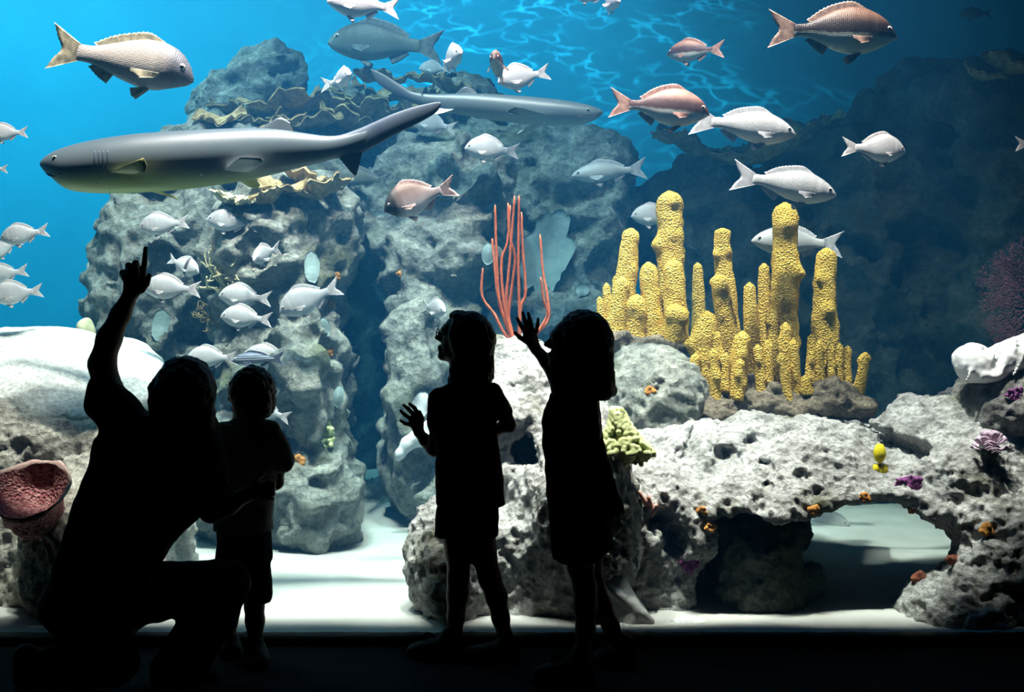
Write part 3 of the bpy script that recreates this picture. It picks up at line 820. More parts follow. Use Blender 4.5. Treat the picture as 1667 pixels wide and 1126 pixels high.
# ---- bright yellow sponge
c = hit(1428, 752, 5.3)[0]
ys = empty('vase_sponge', c); tag(ys, 'bright yellow vase sponge growing on the front of the arch', 'sponge')
def lathe(prof, seg=20):
    v, f = [], []
    for r_, z in prof:
        for k in range(seg):
            a = 2 * math.pi * k / seg; v.append((r_ * math.cos(a), r_ * math.sin(a), z))
    for i in range(len(prof) - 1):
        for k in range(seg):
            l = (k + 1) % seg; f.append((i * seg + k, i * seg + l, (i + 1) * seg + l, (i + 1) * seg + k))
    return np.array(v), f
vase = [(0.004, 0), (0.017, 0.01), (0.026, 0.03), (0.027, 0.05), (0.020, 0.072), (0.013, 0.084), (0.009, 0.082), (0.012, 0.06), (0.004, 0.03)]
v, f = lathe(vase)
mesh_ob('tube', v + np.array([0, -0.035, 0.0]) + 0.002 * perlin(v * 60)[:, None], f, m_brightyellow, ys)
for dx, dz, s_ in ((-0.018, -0.045, 0.5), (0.018, -0.047, 0.5), (0.004, -0.052, 0.45)):
    mesh_ob('tube', v * s_ * np.array([1.2, 1.2, 1]) + np.array([dx, -0.04, dz]), f, m_brightyellow, ys)

# ---- pink barrel sponge
D = 5.0
c = hit(58, 880, D)[0]; c[1] -= 0.02
bs = empty('barrel_sponge', P(62, 848, min(c[1], 4.98)), (math.radians(38), math.radians(4), 0))
tag(bs, 'pink cup-shaped barrel sponge in front of the tan boulder', 'sponge')
prof = [(0.02, -0.03), (0.09, -0.01), (0.118, 0.05), (0.115, 0.10), (0.128, 0.14), (0.150, 0.185), (0.158, 0.20)]
v, f = lathe(prof, 40); a = np.arctan2(v[:, 1], v[:, 0])
def wob(v): return v * (1 + 0.10 * perlin(v * 7 + 3)[:, None]) + 0.008 * perlin(v * 22)[:, None]
mesh_ob('body', wob(v), f, m_pink, bs)
v, f = lathe([(0.158, 0.20), (0.163, 0.206), (0.156, 0.209), (0.146, 0.198)], 40)
mesh_ob('rim', wob(v), f, m_pink_rim, bs)
v, f = lathe([(0.146, 0.198), (0.13, 0.17), (0.105, 0.13), (0.07, 0.10), (0.02, 0.085), (0.001, 0.084)], 40)
mesh_ob('bowl', wob(v), f, m_pink, bs)

# ---- pink finger sponge
c = hit(1060, 838, 5.1)[0]
fs = empty('finger_sponge', c); tag(fs, 'pink three-fingered sponge on the rock between arch and child', 'sponge')
for (x, y) in ((1039, 798), (1055, 806), (1069, 820)):
    t = P(x, y, c[1] - 0.05) - c
    path = catmull([np.array([0, 0.01, -0.005]), t * 0.5 + np.array([0.003, -0.01, 0]), t], 14)
    rr = np.linspace(0.014, 0.008, 14); rr[-1] = 0.004
    v, f = tube_vf(path, rr, 10); mesh_ob('finger', v, f, m_finger, fs)

# ---- lilac flower coral
c = hit(1607, 742, 5.2)[0]; c[1] -= 0.03
fl = empty('flower_coral', c); tag(fl, 'lilac flower-shaped coral of curled petals on the dark rock', 'coral')
r = np.random.default_rng(77)
v, f = tube_vf(catmull([np.array([0.0, 0.05, -0.06]), np.array([0, 0.02, 0]), np.array([0, 0, 0.04])], 8), np.linspace(0.02, 0.045, 8), 12)
mesh_ob('stalk', v, f, m_rock_darkened, fl)
for k in range(34):
    el = math.radians(r.uniform(-5, 85)); az = r.uniform(-math.pi, 0.15) if k % 4 else r.uniform(-math.pi, math.pi)
    d = np.array([math.cos(el) * math.cos(az), math.cos(el) * math.sin(az), math.sin(el)])
    s_ = np.cross(d, [0, 0, 1.0]); s_ /= np.linalg.norm(s_) + 1e-6; u_ = np.cross(s_, d)
    n1, n2 = 6, 7; vv = []
    for i in range(n1):
        for j in range(n2):
            t = i / (n1 - 1); w_ = (j / (n2 - 1) - .5) * 2
            vv.append(d * (0.03 + 0.05 * t) + s_ * w_ * (0.008 + 0.012 * t) + u_ * (-0.010 * w_ * w_ * t + 0.012 * t * t))
    vv = np.array(vv) + np.array([0, 0, 0.035])
    th = np.vstack([vv, vv - u_ * 0.004])
    ff = []
    for i in range(n1 - 1):
        for j in range(n2 - 1):
            q = (i * n2 + j, i * n2 + j + 1, (i + 1) * n2 + j + 1, (i + 1) * n2 + j)
            ff.append(q); ff.append(tuple(x + n1 * n2 for x in q[::-1]))
    ring = [i * n2 for i in range(n1)] + [(n1 - 1) * n2 + j for j in range(1, n2)] + [i * n2 + n2 - 1 for i in range(n1 - 2, -1, -1)]
    for a_, b_ in zip(ring[:-1], ring[1:]): ff.append((a_, b_, b_ + n1 * n2, a_ + n1 * n2))
    mesh_ob('petal', th, ff, m_lilac, fl)

# ---- shells
def sdf_ob(name, build, lo, hi, h, mat, parent=None, rough=()):
    f = Field(lo, hi, h); build(f)
    v, fc = f.mesh()
    if rough: v = displace(v, fc, rough)
    return mesh_ob(name, v, fc, mat, parent)

D = 5.25
c = P(1610, 595, D)
def clam(f):
    f.ell(P(1585, 588, D), (M(33, D), 0.10, M(28, D)), 0.02, rotmat(0, 10, 0))
    f.ell(P(1632, 586, D + .02), (M(52, D), 0.11, M(27, D)), 0.012, rotmat(0, -28, 0))
    f.ell(P(1660, 566, D + .03), (M(34, D), 0.10, M(20, D)), 0.02, rotmat(0, -20, 0))
    f.ell(P(1600, 608, D), (M(36, D), 0.11, M(13, D)), 0.03)
    for k in range(4):
        f.cone(P(1572 + 26 * k, 622 - 4 * k, D - .10), P(1600 + 28 * k, 562 - 4 * k, D - .06), 0.004, 0.006, 0.02)
o = sdf_ob('clam_shell', clam, c - [.25, .2, .2], c + [.3, .2, .2], 0.007, m_shell, rough=[(14, 0.010, 'p'), (34, 0.004, 'p')])
tag(o, 'white ridged clam shell lying on the dark corner boulder', 'shell')
D = 4.86
c = P(1015, 985, D)
def conch(f):
    f.cone(P(1030, 1030, D), P(1000, 950, D), 0.105, 0.055, 0.03, (1, 0.7, 1))
    f.cone(P(998, 945, D), P(990, 930, D), 0.045, 0.03, 0.02, (1, 0.7, 1))
    f.cone(P(975, 945, D - .05), P(1060, 1010, D - .04), 0.014, 0.02, 0.02)
    f.ell(P(1003, 930, D - .06), (0.022, 0.03, 0.016), 0.012, cut=True)
o = sdf_ob('conch_shell', conch, c - [.2, .15, .2], c + [.22, .15, .2], 0.006, m_greyshell, rough=[(10, 0.010, 'p'), (26, 0.004, 'p')])
tag(o, 'large grey conch shell standing on the sand behind the striding legs', 'shell')
def scallop(name, label, px, py, w, hgt, D, mat, ribs=13, lean=20):
    """a ribbed fan shell: a domed fan with real ribs and a closed back"""
    W, H_ = M(w, D) / 2, M(hgt, D)
    n1, n2 = 16, ribs * 6 + 1
    vv = []
    for s_ in (1, -1):
        for i in range(n1):
            for j in range(n2):
                t = i / (n1 - 1); a = (j / (n2 - 1) - .5) * math.pi * 1.05
                rr = t * (1 + 0.02 * math.cos(a * ribs * 2))
                dome = 0.35 * H_ * (1 - (1 - t) ** 2) * (1 - t ** 3) * (1 if s_ > 0 else -0.2)
                rib = 0.03 * H_ * t * math.cos((j / (n2 - 1)) * ribs * 2 * math.pi) * (s_ > 0)
                vv.append((W * rr * math.sin(a), -(dome + rib) - 0.004 * s_, H_ * rr * math.cos(a) if abs(a) < math.pi / 2 else H_ * 0.1 * rr * math.cos(a)))
    ff = []
    for b0, fl_ in ((0, 0), (n1 * n2, 1)):
        for i in range(n1 - 1):
            for j in range(n2 - 1):
                q = (b0 + i * n2 + j, b0 + i * n2 + j + 1, b0 + (i + 1) * n2 + j + 1, b0 + (i + 1) * n2 + j)
                ff.append(q if not fl_ else q[::-1])
    e = [i * n2 for i in range(n1)] + [(n1 - 1) * n2 + j for j in range(1, n2)] + [i * n2 + n2 - 1 for i in range(n1 - 2, -1, -1)]
    for a_, b_ in zip(e[:-1], e[1:]): ff.append((a_, b_, b_ + n1 * n2, a_ + n1 * n2))
    o = mesh_ob(name, vv, ff, mat)
    o.location = P(px, py, D); o.rotation_euler = (math.radians(-lean), 0, 0)
    tag(o, label, 'shell')
    return o
scallop('scallop_shell', 'pale ribbed scallop shell on the sand right of the grey conch', 1122, 1036, 84, 34, 4.84, m_shell)
scallop('scallop_shell', 'small pale scallop shell on the sand under the dark arch', 1222, 1037, 46, 20, 4.84, m_greyshell)
scallop('scallop_shell', 'small white scallop shell half hidden behind the ankle at the conch', 1012, 1034, 40, 20, 4.76, m_shell)
c = P(1345, 967, 5.45)
o = sdf_ob('ball_sponge', lambda f: (f.ell(c, (0.036,) * 3), f.ell(c + [0.01, 0, -0.02], (0.03, 0.03, 0.025), 0.01)), c - .06, c + .06, 0.005, m_ball, rough=[(30, 0.003, 'p')])
tag(o, 'cream ball sponge resting by the dark rock inside the arch', 'sponge')
# white horn sponge and shell by the raised small hand
D = hit(692, 712, 6.5)[0][1] - 0.03
c = P(668, 715, D)
def horn(f):
    f.chain([(P(700, 712, D), 0.05), (P(682, 712, D), 0.045), (P(664, 722, D), 0.036), (P(652, 738, D), 0.026), (P(648, 747, D), 0.014)], 0.02, (1, .8, 1))
    f.chain([(P(686, 700, D), 0.02), (P(700, 690, D), 0.03)], 0.02)
o = sdf_ob('horn_sponge', horn, c - [.2, .12, .2], c + [.2, .12, .2], 0.008, m_shell, rough=[(12, 0.006, 'p')])
tag(o, 'white curved horn-shaped sponge below the spread hand', 'sponge')

def leaf(name, label, cat, px, py, w, hgt, D, mat, tilt=0, seed=0, lobes=0.12, parent=None, group=None, yaw=0, thick=0.006):
    """thin leaf-shaped plate with a wavy edge and a midrib, real thickness"""
    W, H_ = M(w, D) / 2, M(hgt, D) / 2
    n1, n2 = 10, 40; vv = []
    for s_ in (-1, 1):
        for i in range(n1):
            for j in range(n2):
                t = i / (n1 - 1); a = 2 * math.pi * j / n2
                e = 1 + lobes * float(perlin(np.array([[math.cos(a) * 2 + seed, math.sin(a) * 2, seed]]))[0]) * t + 0.03 * math.sin(17 * a) * t * (lobes > .1)
                x, z = W * t * e * math.cos(a), H_ * t * e * math.sin(a)
                y = 0.18 * W * math.sin(3 * x / W + seed) + 0.12 * W * math.sin(2.5 * z / H_ + seed) + s_ * thick * (1 - 0.8 * t * t)
                vv.append((x, y, z))
    ff = []
    for b0 in (0, n1 * n2):
        for i in range(n1 - 1):
            for j in range(n2):
                k = (j + 1) % n2
                q = (b0 + i * n2 + j, b0 + i * n2 + k, b0 + (i + 1) * n2 + k, b0 + (i + 1) * n2 + j)
                ff.append(q if b0 else q[::-1])
    for j in range(n2):
        k = (j + 1) % n2; a_ = (n1 - 1) * n2
        ff.append((a_ + j, a_ + k, a_ + k + n1 * n2, a_ + j + n1 * n2))
    o = mesh_ob(name, vv, ff, mat, parent)
    o.location = P(px, py, D); o.rotation_euler = (0, math.radians(tilt), math.radians(yaw))
    if label: tag(o, label, cat, group)
    return o
leaf('leaf_sponge', 'big pale blue-green leaf sponge behind the red whip coral', 'sponge', 890, 412, 80, 140, hit(890, 430, 6.8)[0][1] - 0.09, m_leaf, 12, 1.0, 0.5)
leaf('leaf_sponge', 'pale leaf sponge behind the head of the child with glasses', 'sponge', 806, 535, 34, 62, hit(806, 540, 6.6)[0][1] - 0.05, m_leaf, 0, 2.0)
leaf('leaf_sponge', 'white oval leaf sponge above the spread hand by the cave', 'sponge', 684, 660, 30, 46, hit(690, 660, 6.5)[0][1] - 0.06, m_shell, 18, 2.5)
for x, y, w, h_, t, lab in ((263, 530, 30, 54, 5, 'pale oval leaf sponge below the pointing hand on the reef tower'),
                            (508, 434, 26, 52, -4, 'pale oval leaf sponge high on the reef tower above the slanting fish'),
                            (527, 534, 22, 34, 0, 'small pale oval leaf sponge at the cave edge below the slanting fish'),
                            (551, 645, 18, 36, 8, 'pale oval leaf sponge on the reef tower above the yellow-green coral'),
                            (794, 413, 20, 36, 0, 'small pale oval leaf sponge touching the red whip coral'),
                            (948, 472, 22, 18, 0, 'tiny pale leaf sponge between whip coral and yellow coral')):
    c = hit(x, y, 6.7)[0]
    leaf('leaf_sponge', lab, 'sponge', x, y, w, h_, c[1] - 0.05, m_leaf, t, x * .1, group='pale oval leaf sponges')

# ---- staghorn coral on the reef tower
def grow(path0, dirv, L, rad, depth, r, out):
    n = 6; pts = [path0]; d = dirv / np.linalg.norm(dirv)
    for i in range(n):
        d = d + r.normal(0, 0.16, 3); d[2] += 0.05; d /= np.linalg.norm(d)
        pts.append(pts[-1] + d * L / n)
    rr = np.linspace(rad, rad * 0.6, n + 1)
    out.append(tube_vf(catmull(pts, 9), np.interp(np.linspace(0, 1, 9), np.linspace(0, 1, n + 1), rr), 6))
    if depth:
        for k in range(3):
            i = int(r.integers(2, n + 1))
            nd = d + r.normal(0, 0.75, 3)
            grow(pts[i], nd, L * 0.55, rad * 0.75, depth - 1, r, out)
def staghorn(label, px, py, size, n, seed, D=6.5, mat=m_staghorn, only=None):
    c, nor = hit(px, py, D, only)
    st = empty('staghorn_coral', c); tag(st, label, 'coral')
    r = np.random.default_rng(seed)
    for k in range(n):
        a = 2 * math.pi * k / n + r.uniform(-.3, .3)
        d = np.array([math.cos(a), -0.7 + r.uniform(-.4, .3), math.sin(a) * 1.0 + 0.25])
        out = []
        grow(np.array([0, 0.01, 0.0]), d, size * r.uniform(.7, 1.1), size * 0.055, 2, r, out)
        v, f = merge_vf(out); mesh_ob('branch', v, f, mat, st)
staghorn('cream branching staghorn coral on the reef tower among the pale fish', 372, 468, 0.16, 12, 5, only=('reef_tower',))
staghorn('thin branching coral beneath the pale fish pair on the reef tower', 350, 520, 0.10, 8, 6, mat=m_tanplate, only=('reef_tower',))

# ---- frilly plate corals
def plate(px, py, w, D, parent, seed, tilt=(0, 0, 0), mat=m_tanplate, span=1.3):
    R_ = M(w, D) / 2; n1, n2 = 12, 44; vv = []
    r = np.random.default_rng(seed); ph = r.uniform(0, 6, 4)
    for s_ in (0, 1):
        for i in range(n1):
            for j in range(n2):
                t = i / (n1 - 1); a = (j / (n2 - 1) - .5) * 2 * math.pi * span / 2
                e = 1 + (0.16 * math.sin(4 * a + ph[0]) + 0.12 * math.sin(9 * a + ph[1]) + 0.05 * math.sin(23 * a + ph[2])) * t
                z = 0.30 * R_ * t * t + R_ * t * t * (0.12 * math.sin(5 * a + ph[3]) + 0.07 * math.sin(11 * a + ph[0]))
                vv.append((R_ * t * e * math.sin(a), -R_ * t * e * math.cos(a), z - s_ * (0.012 + 0.03 * (1 - t))))
    ff = []
    for b0 in (0, n1 * n2):
        for i in range(n1 - 1):
            for j in range(n2 - 1):
                q = (b0 + i * n2 + j, b0 + i * n2 + j + 1, b0 + (i + 1) * n2 + j + 1, b0 + (i + 1) * n2 + j)
                ff.append(q if b0 else q[::-1])
    e = [i * n2 for i in range(n1)] + [(n1 - 1) * n2 + j for j in range(1, n2)] + [i * n2 + n2 - 1 for i in range(n1 - 2, -1, -1)]
    for a_, b_ in zip(e[:-1], e[1:]): ff.append((a_, b_, b_ + n1 * n2, a_ + n1 * n2))
    vv = np.array(vv) + 0.01 * perlin(np.array(vv) * 20 + seed)[:, None]
    o = mesh_ob('plate', vv, ff, mat, parent)
    o.location = Vector(P(px, py, D)) - Vector(parent.location)
    o.rotation_euler = [math.radians(q) for q in tilt]
    return o
def plates(label, spots, D, seed, mat=m_tanplate):
    c = P(spots[0][0], spots[0][1] + 20, D)
    pcx = empty('plate_coral', c); tag(pcx, label, 'coral')
    r = np.random.default_rng(seed)
    for i, (x, y, w) in enumerate(spots):
        Dh = min(hit(x, y + 8, D)[0][1] - 0.02, D + 0.4)
        plate(x, y, w, Dh, pcx, seed * 10 + i, (r.uniform(-10, 35), r.uniform(-18, 18), r.uniform(-50, 50)), mat)
plates('tan frilly plate coral on the reef top above the big shark back', [(470, 180, 130), (430, 200, 100), (510, 200, 120), (545, 180, 80), (390, 185, 100), (360, 190, 70), (450, 215, 110), (500, 170, 80)], 7.45, 3)
plates('tan upright plate coral on the reef top behind the front-facing fish', [(610, 150, 90), (600, 190, 110), (640, 175, 90), (575, 160, 80), (630, 130, 60), (560, 200, 90), (600, 125, 50), (660, 200, 90)], 7.55, 4)
plates('yellowish plate coral below the big shark tail', [(460, 300, 100), (520, 312, 90), (440, 320, 60), (545, 300, 60), (490, 290, 80)], 6.55, 5)
plates('grey-green plate coral on the reef behind the far shark', [(700, 125, 70), (730, 140, 70), (690, 150, 60)], 7.9, 6)
plates('dim table coral in the dark behind the silver fish', [(1130, 245, 120), (1210, 262, 140), (1290, 240, 120), (1330, 205, 80), (1090, 225, 60)], 7.7, 7)
plates('dim plate coral in the upper dark corner of the tank', [(1640, 110, 90), (1600, 120, 60)], 6.9, 8)
plates('yellowish small plate coral beside the reef tower shoulder', [(400, 320, 70), (370, 320, 50)], 6.6, 9, m_staghorn)
c = P(140, 545, 6.55)
o = sdf_ob('dome_coral', lambda f: f.ell(c, (M(15, 6.5), 0.07, M(28, 6.5))), c - .16, c + .16, 0.01, m_staghorn, rough=[(14, 0.012, 'p')])
tag(o, 'tan dome coral peeking up behind the white slab', 'coral')

# ---- dark violet sea fan at the edge of the tank
fn = empty('sea_fan', P(1672, 490, 5.95)); tag(fn, 'dark violet sea fan of fine branches at the edge of the tank', 'coral')
r = np.random.default_rng(21)
def fan(p0, a, L, rad, depth, out):
    pts = [np.array([p0[0], 0.0, p0[1]])]; q = np.array(p0, float)
    for i in range(4):
        a += r.normal(0, 0.10); q = q + np.array([math.cos(a), math.sin(a)]) * L / 4
        pts.append(np.array([q[0], 0.012 * math.sin(9 * q[0] + 7 * q[1]), q[1]]))
    out.append(tube_vf(pts, np.linspace(rad, rad * .8, 5), 5))
    if depth:
        for s_ in (-1, 1): fan(q, a + s_ * r.uniform(0.18, 0.42), L * r.uniform(.72, .9), rad * 0.78, depth - 1, out)
        if depth > 1: fan((np.array(p0) + q) / 2, a + r.choice([-1, 1]) * 0.5, L * 0.7, rad * .7, depth - 2, out)
for k in range(7):
    out = []
    fan((0.08, -0.02), math.radians(100 + k * 27), 0.085, 0.005, 6, out)
    v, f = merge_vf(out); mesh_ob('branch', v, f, m_fan, fn)
# ------------------------------------------------------------------ fish
def fish_mat(name, back, flank, belly, rough=0.48, spec=0.35, z0=-0.10, z1=0.14, split=0.5, stripes=None, head=None, scale=70, metal=0.1, wide=False):
    """pigment runs from belly to back along the fish's own height; small overlapping scales as relief"""
    m, nt, b = new_mat(name)
    tc = N(nt, 'ShaderNodeTexCoord'); sep = N(nt, 'ShaderNodeSeparateXYZ'); nt.links.new(tc.outputs['Object'], sep.inputs[0])
    nz = N(nt, 'ShaderNodeTexNoise'); nz.inputs['Scale'].default_value = 9; nz.inputs['Detail'].default_value = 5
    nt.links.new(tc.outputs['Object'], nz.inputs['Vector'])
    ma = N(nt, 'ShaderNodeMath', operation='MULTIPLY_ADD'); ma.inputs[1].default_value = 0.05; nt.links.new(nz.outputs['Fac'], ma.inputs[0]); nt.links.new(sep.outputs['Z'], ma.inputs[2])
    mr = N(nt, 'ShaderNodeMapRange'); mr.inputs['From Min'].default_value = z0 + .025; mr.inputs['From Max'].default_value = z1 + .025
    nt.links.new(ma.outputs[0], mr.inputs['Value'])
    r = ramp(nt, [(0.0, belly), (0.30, belly), (0.42, flank), (0.72, flank), (1.0, back)] if wide else [(0.0, belly), (split, flank), (1.0, back)]); nt.links.new(mr.outputs[0], r.inputs[0])
    col = r.outputs[0]
    def mixin(fac, color, col):
        mx = N(nt, 'ShaderNodeMix', data_type='RGBA'); nt.links.new(fac, mx.inputs[0]); nt.links.new(col, mx.inputs[6]); mx.inputs[7].default_value = (*color, 1)
        return mx.outputs[2]
    if stripes:                                                # (axis, centre positions, half-width, colour)
        ax, poss, hw, scol = stripes
        for ps in poss:
            sb_ = N(nt, 'ShaderNodeMath', operation='SUBTRACT'); nt.links.new(sep.outputs[ax], sb_.inputs[0]); sb_.inputs[1].default_value = ps
            abn = N(nt, 'ShaderNodeMath', operation='ABSOLUTE'); nt.links.new(sb_.outputs[0], abn.inputs[0])
            m2 = N(nt, 'ShaderNodeMapRange'); m2.inputs['From Min'].default_value = hw * 1.3; m2.inputs['From Max'].default_value = hw * 0.7
            nt.links.new(abn.outputs[0], m2.inputs['Value'])
            col = mixin(m2.outputs[0], scol, col)
    if head:
        m3 = N(nt, 'ShaderNodeMapRange'); m3.inputs['From Min'].default_value = 0.22; m3.inputs['From Max'].default_value = 0.36
        nt.links.new(sep.outputs['X'], m3.inputs['Value'])
        col = mixin(m3.outputs[0], head, col)
    vo = N(nt, 'ShaderNodeTexVoronoi'); vo.inputs['Scale'].default_value = scale; vo.inputs['Randomness'].default_value = 0.25
    mp = N(nt, 'ShaderNodeMapping'); mp.inputs['Scale'].default_value = (1, 0.2, 1.3); nt.links.new(tc.outputs['Object'], mp.inputs[0]); nt.links.new(mp.outputs[0], vo.inputs['Vector'])
    r2 = ramp(nt, [(0.2, (1.08,) * 3), (0.7, (0.78,) * 3)]); nt.links.new(vo.outputs['Distance'], r2.inputs[0])
    mm = N(nt, 'ShaderNodeMix', data_type='RGBA', blend_type='MULTIPLY'); mm.inputs[0].default_value = 0.8
    nt.links.new(col, mm.inputs[6]); nt.links.new(r2.outputs[0], mm.inputs[7])
    nt.links.new(mm.outputs[2], b.inputs['Base Color'])
    bp = N(nt, 'ShaderNodeBump'); bp.inputs['Strength'].default_value = 0.25; bp.inputs['Distance'].default_value = 0.01
    nt.links.new(vo.outputs['Distance'], bp.inputs['Height']); nt.links.new(bp.outputs[0], b.inputs['Normal'])
    b.inputs['Roughness'].default_value = rough; b.inputs['Specular IOR Level'].default_value = spec; b.inputs['Metallic'].default_value = metal
    return m

def fin_mat(name, col, dark):
    m, nt, b = new_mat(name)
    tc = N(nt, 'ShaderNodeTexCoord'); wv = N(nt, 'ShaderNodeTexNoise'); wv.inputs['Scale'].default_value = 22; wv.inputs['Detail'].default_value = 4
    nt.links.new(tc.outputs['Object'], wv.inputs['Vector'])
    r = ramp(nt, [(0.35, dark), (0.65, col)]); nt.links.new(wv.outputs['Fac'], r.inputs[0]); nt.links.new(r.outputs[0], b.inputs['Base Color'])
    b.inputs['Roughness'].default_value = 0.5
    b.inputs['Transmission Weight'].default_value = 0.0
    return m

SPEC = {}
def species(key, body, fin, **shape): SPEC[key] = dict(body=body, fin=fin, **shape)
B_T = [0, .04, .10, .18, .30, .45, .60, .75, .88, 1.0]
SNAP_TOP = [.0, .055, .105, .15, .19, .20, .170, .11, .055, .045]
SNAP_BOT = [-.012, -.035, -.065, -.10, -.14, -.155, -.135, -.08, -.042, -.045]
SNAP_W = [.008, .035, .058, .078, .092, .092, .075, .045, .022, .013]
LONG_TOP = [.0, .035, .065, .095, .125, .135, .115, .08, .045, .038]
LONG_BOT = [-.012, -.03, -.055, -.08, -.105, -.11, -.095, -.06, -.036, -.038]
DRUM_TOP = [.0, .055, .10, .135, .155, .150, .120, .08, .05, .045]
DRUM_BOT = [-.025, -.05, -.065, -.085, -.115, -.115, -.095, -.065, -.045, -.045]
sil = (0.70, 0.69, 0.70); sil2 = (0.58, 0.57, 0.58)
species('silver', fish_mat('silver_fish', (0.42, 0.40, 0.41), (0.60, 0.58, 0.59), (0.76, 0.76, 0.75)), fin_mat('silver_fin', (0.62, 0.58, 0.58), (0.42, 0.38, 0.38)), top=SNAP_TOP, bot=SNAP_BOT, w=SNAP_W)
species('longsilver', fish_mat('long_silver_fish', (0.32, 0.33, 0.34), (0.50, 0.50, 0.50), (0.70, 0.71, 0.70)), fin_mat('grey_fin', (0.50, 0.50, 0.52), (0.34, 0.34, 0.36)), top=LONG_TOP, bot=LONG_BOT, w=SNAP_W)
species('rosy', fish_mat('rosy_brown_snapper', (0.27, 0.145, 0.11), (0.07, 0.033, 0.03), (0.46, 0.48, 0.44), wide=True), fin_mat('rosy_fin', (0.40, 0.23, 0.18), (0.20, 0.10, 0.08)), top=SNAP_TOP, bot=SNAP_BOT, w=SNAP_W)
species('bronze', fish_mat('dark_bronze_snapper', (0.12, 0.062, 0.035), (0.014, 0.008, 0.007), (0.38, 0.46, 0.40), wide=True), fin_mat('bronze_fin', (0.34, 0.23, 0.17), (0.14, 0.09, 0.07)), top=SNAP_TOP, bot=SNAP_BOT, w=SNAP_W)
species('duskhead', fish_mat('dusk_headed_snapper', (0.14, 0.08, 0.06), (0.42, 0.32, 0.32), (0.76, 0.74, 0.74), head=(0.025, 0.025, 0.025)), fin_mat('dusk_fin', (0.70, 0.50, 0.46), (0.40, 0.26, 0.24)), top=SNAP_TOP, bot=SNAP_BOT, w=SNAP_W)
species('drum', fish_mat('cream_drum', (0.40, 0.355, 0.29), (0.62, 0.575, 0.52), (0.36, 0.36, 0.38), split=0.45, head=(0.16, 0.165, 0.19)), fin_mat('olive_fin', (0.50, 0.46, 0.30), (0.20, 0.20, 0.14)), top=DRUM_TOP, bot=DRUM_BOT, w=[.012, .045, .07, .085, .09, .085, .068, .042, .022, .014])
species('grouper', fish_mat('dusky_grouper', (0.08, 0.08, 0.07), (0.13, 0.14, 0.11), (0.22, 0.25, 0.22)), fin_mat('dusky_fin', (0.16, 0.17, 0.15), (0.08, 0.08, 0.08)), top=[.0, .05, .09, .13, .165, .17, .145, .10, .06, .05], bot=[-.03, -.06, -.085, -.11, -.135, -.14, -.12, -.08, -.05, -.05], w=SNAP_W)
species('striped', fish_mat('blue_striped_fish', (0.06, 0.08, 0.13), (0.30, 0.34, 0.38), (0.66, 0.68, 0.66), stripes=('Z', (0.075, 0.035, -0.01, -0.045), 0.010, (0.03, 0.04, 0.08))), fin_mat('navy_fin', (0.10, 0.12, 0.18), (0.04, 0.05, 0.08)), top=LONG_TOP, bot=LONG_BOT, w=SNAP_W)
species('banded', fish_mat('white_banded_fish', (0.66, 0.66, 0.70), (0.80, 0.80, 0.82), (0.86, 0.86, 0.86), stripes=('X', (0.14,), 0.045, (0.10, 0.10, 0.11))), fin_mat('white_fin', (0.74, 0.74, 0.76), (0.5, 0.5, 0.52)), top=SNAP_TOP, bot=SNAP_BOT, w=SNAP_W)
m_eye = plain('fish_eye', (0.55, 0.50, 0.42), 0.15, 0.8)
m_pupil = plain('fish_pupil', (0.004, 0.004, 0.005), 0.1, 0.8)
m_mouth = plain('fish_mouth', (0.10, 0.07, 0.07), 0.6)

def fin(root, tip, n_rays, thick, tipjag=0.05, ribs=True):
    """fin spanned by rays from a root curve to a tip curve; each ray a raised rib"""
    n = n_rays * 2 + 1; m = 6
    A = catmull(root, n); B = catmull(tip, n)
    vv = []
    for s_ in (-1, 1):
        for i in range(n):
            for j in range(m):
                t = j / (m - 1)
                q = A[i] * (1 - t) + B[i] * t * (1.0)
                if i % 2 == 0 and 0 < i < n - 1: q = q + (A[i] - B[i]) * tipjag * t * t
                rib = 1.0 if (i % 2 or not ribs) else 0.45
                if not ribs: rib *= math.sin(math.pi * (0.08 + 0.84 * i / (n - 1))) ** 0.6
                q = q + np.array([0, s_ * thick * rib * (1 - 0.85 * t), 0])
                vv.append(q)
    ff = []
    for b0 in (0, n * m):
        for i in range(n - 1):
            for j in range(m - 1):
                q = (b0 + i * m + j, b0 + i * m + j + 1, b0 + (i + 1) * m + j + 1, b0 + (i + 1) * m + j)
                ff.append(q if b0 else q[::-1])
    o = n * m
    for i in range(n - 1): ff.append((i * m + m - 1, (i + 1) * m + m - 1, (i + 1) * m + m - 1 + o, i * m + m - 1 + o))
    for i in (0, n - 1):
        for j in range(m - 1): ff.append((i * m + j, i * m + j + 1, i * m + j + 1 + o, i * m + j + o))
    return np.array(vv), ff

def ball(c, r, n1=8, n2=12):
    v, f = [], []
    for i in range(n1 + 1):
        for j in range(n2):
            a, b_ = math.pi * i / n1, 2 * math.pi * j / n2
            v.append((c[0] + r[0] * math.sin(a) * math.cos(b_), c[1] + r[1] * math.cos(a), c[2] + r[2] * math.sin(a) * math.sin(b_)))
    for i in range(n1):
        for j in range(n2):
            k = (j + 1) % n2; f.append((i * n2 + j, i * n2 + k, (i + 1) * n2 + k, (i + 1) * n2 + j))
    return v, f

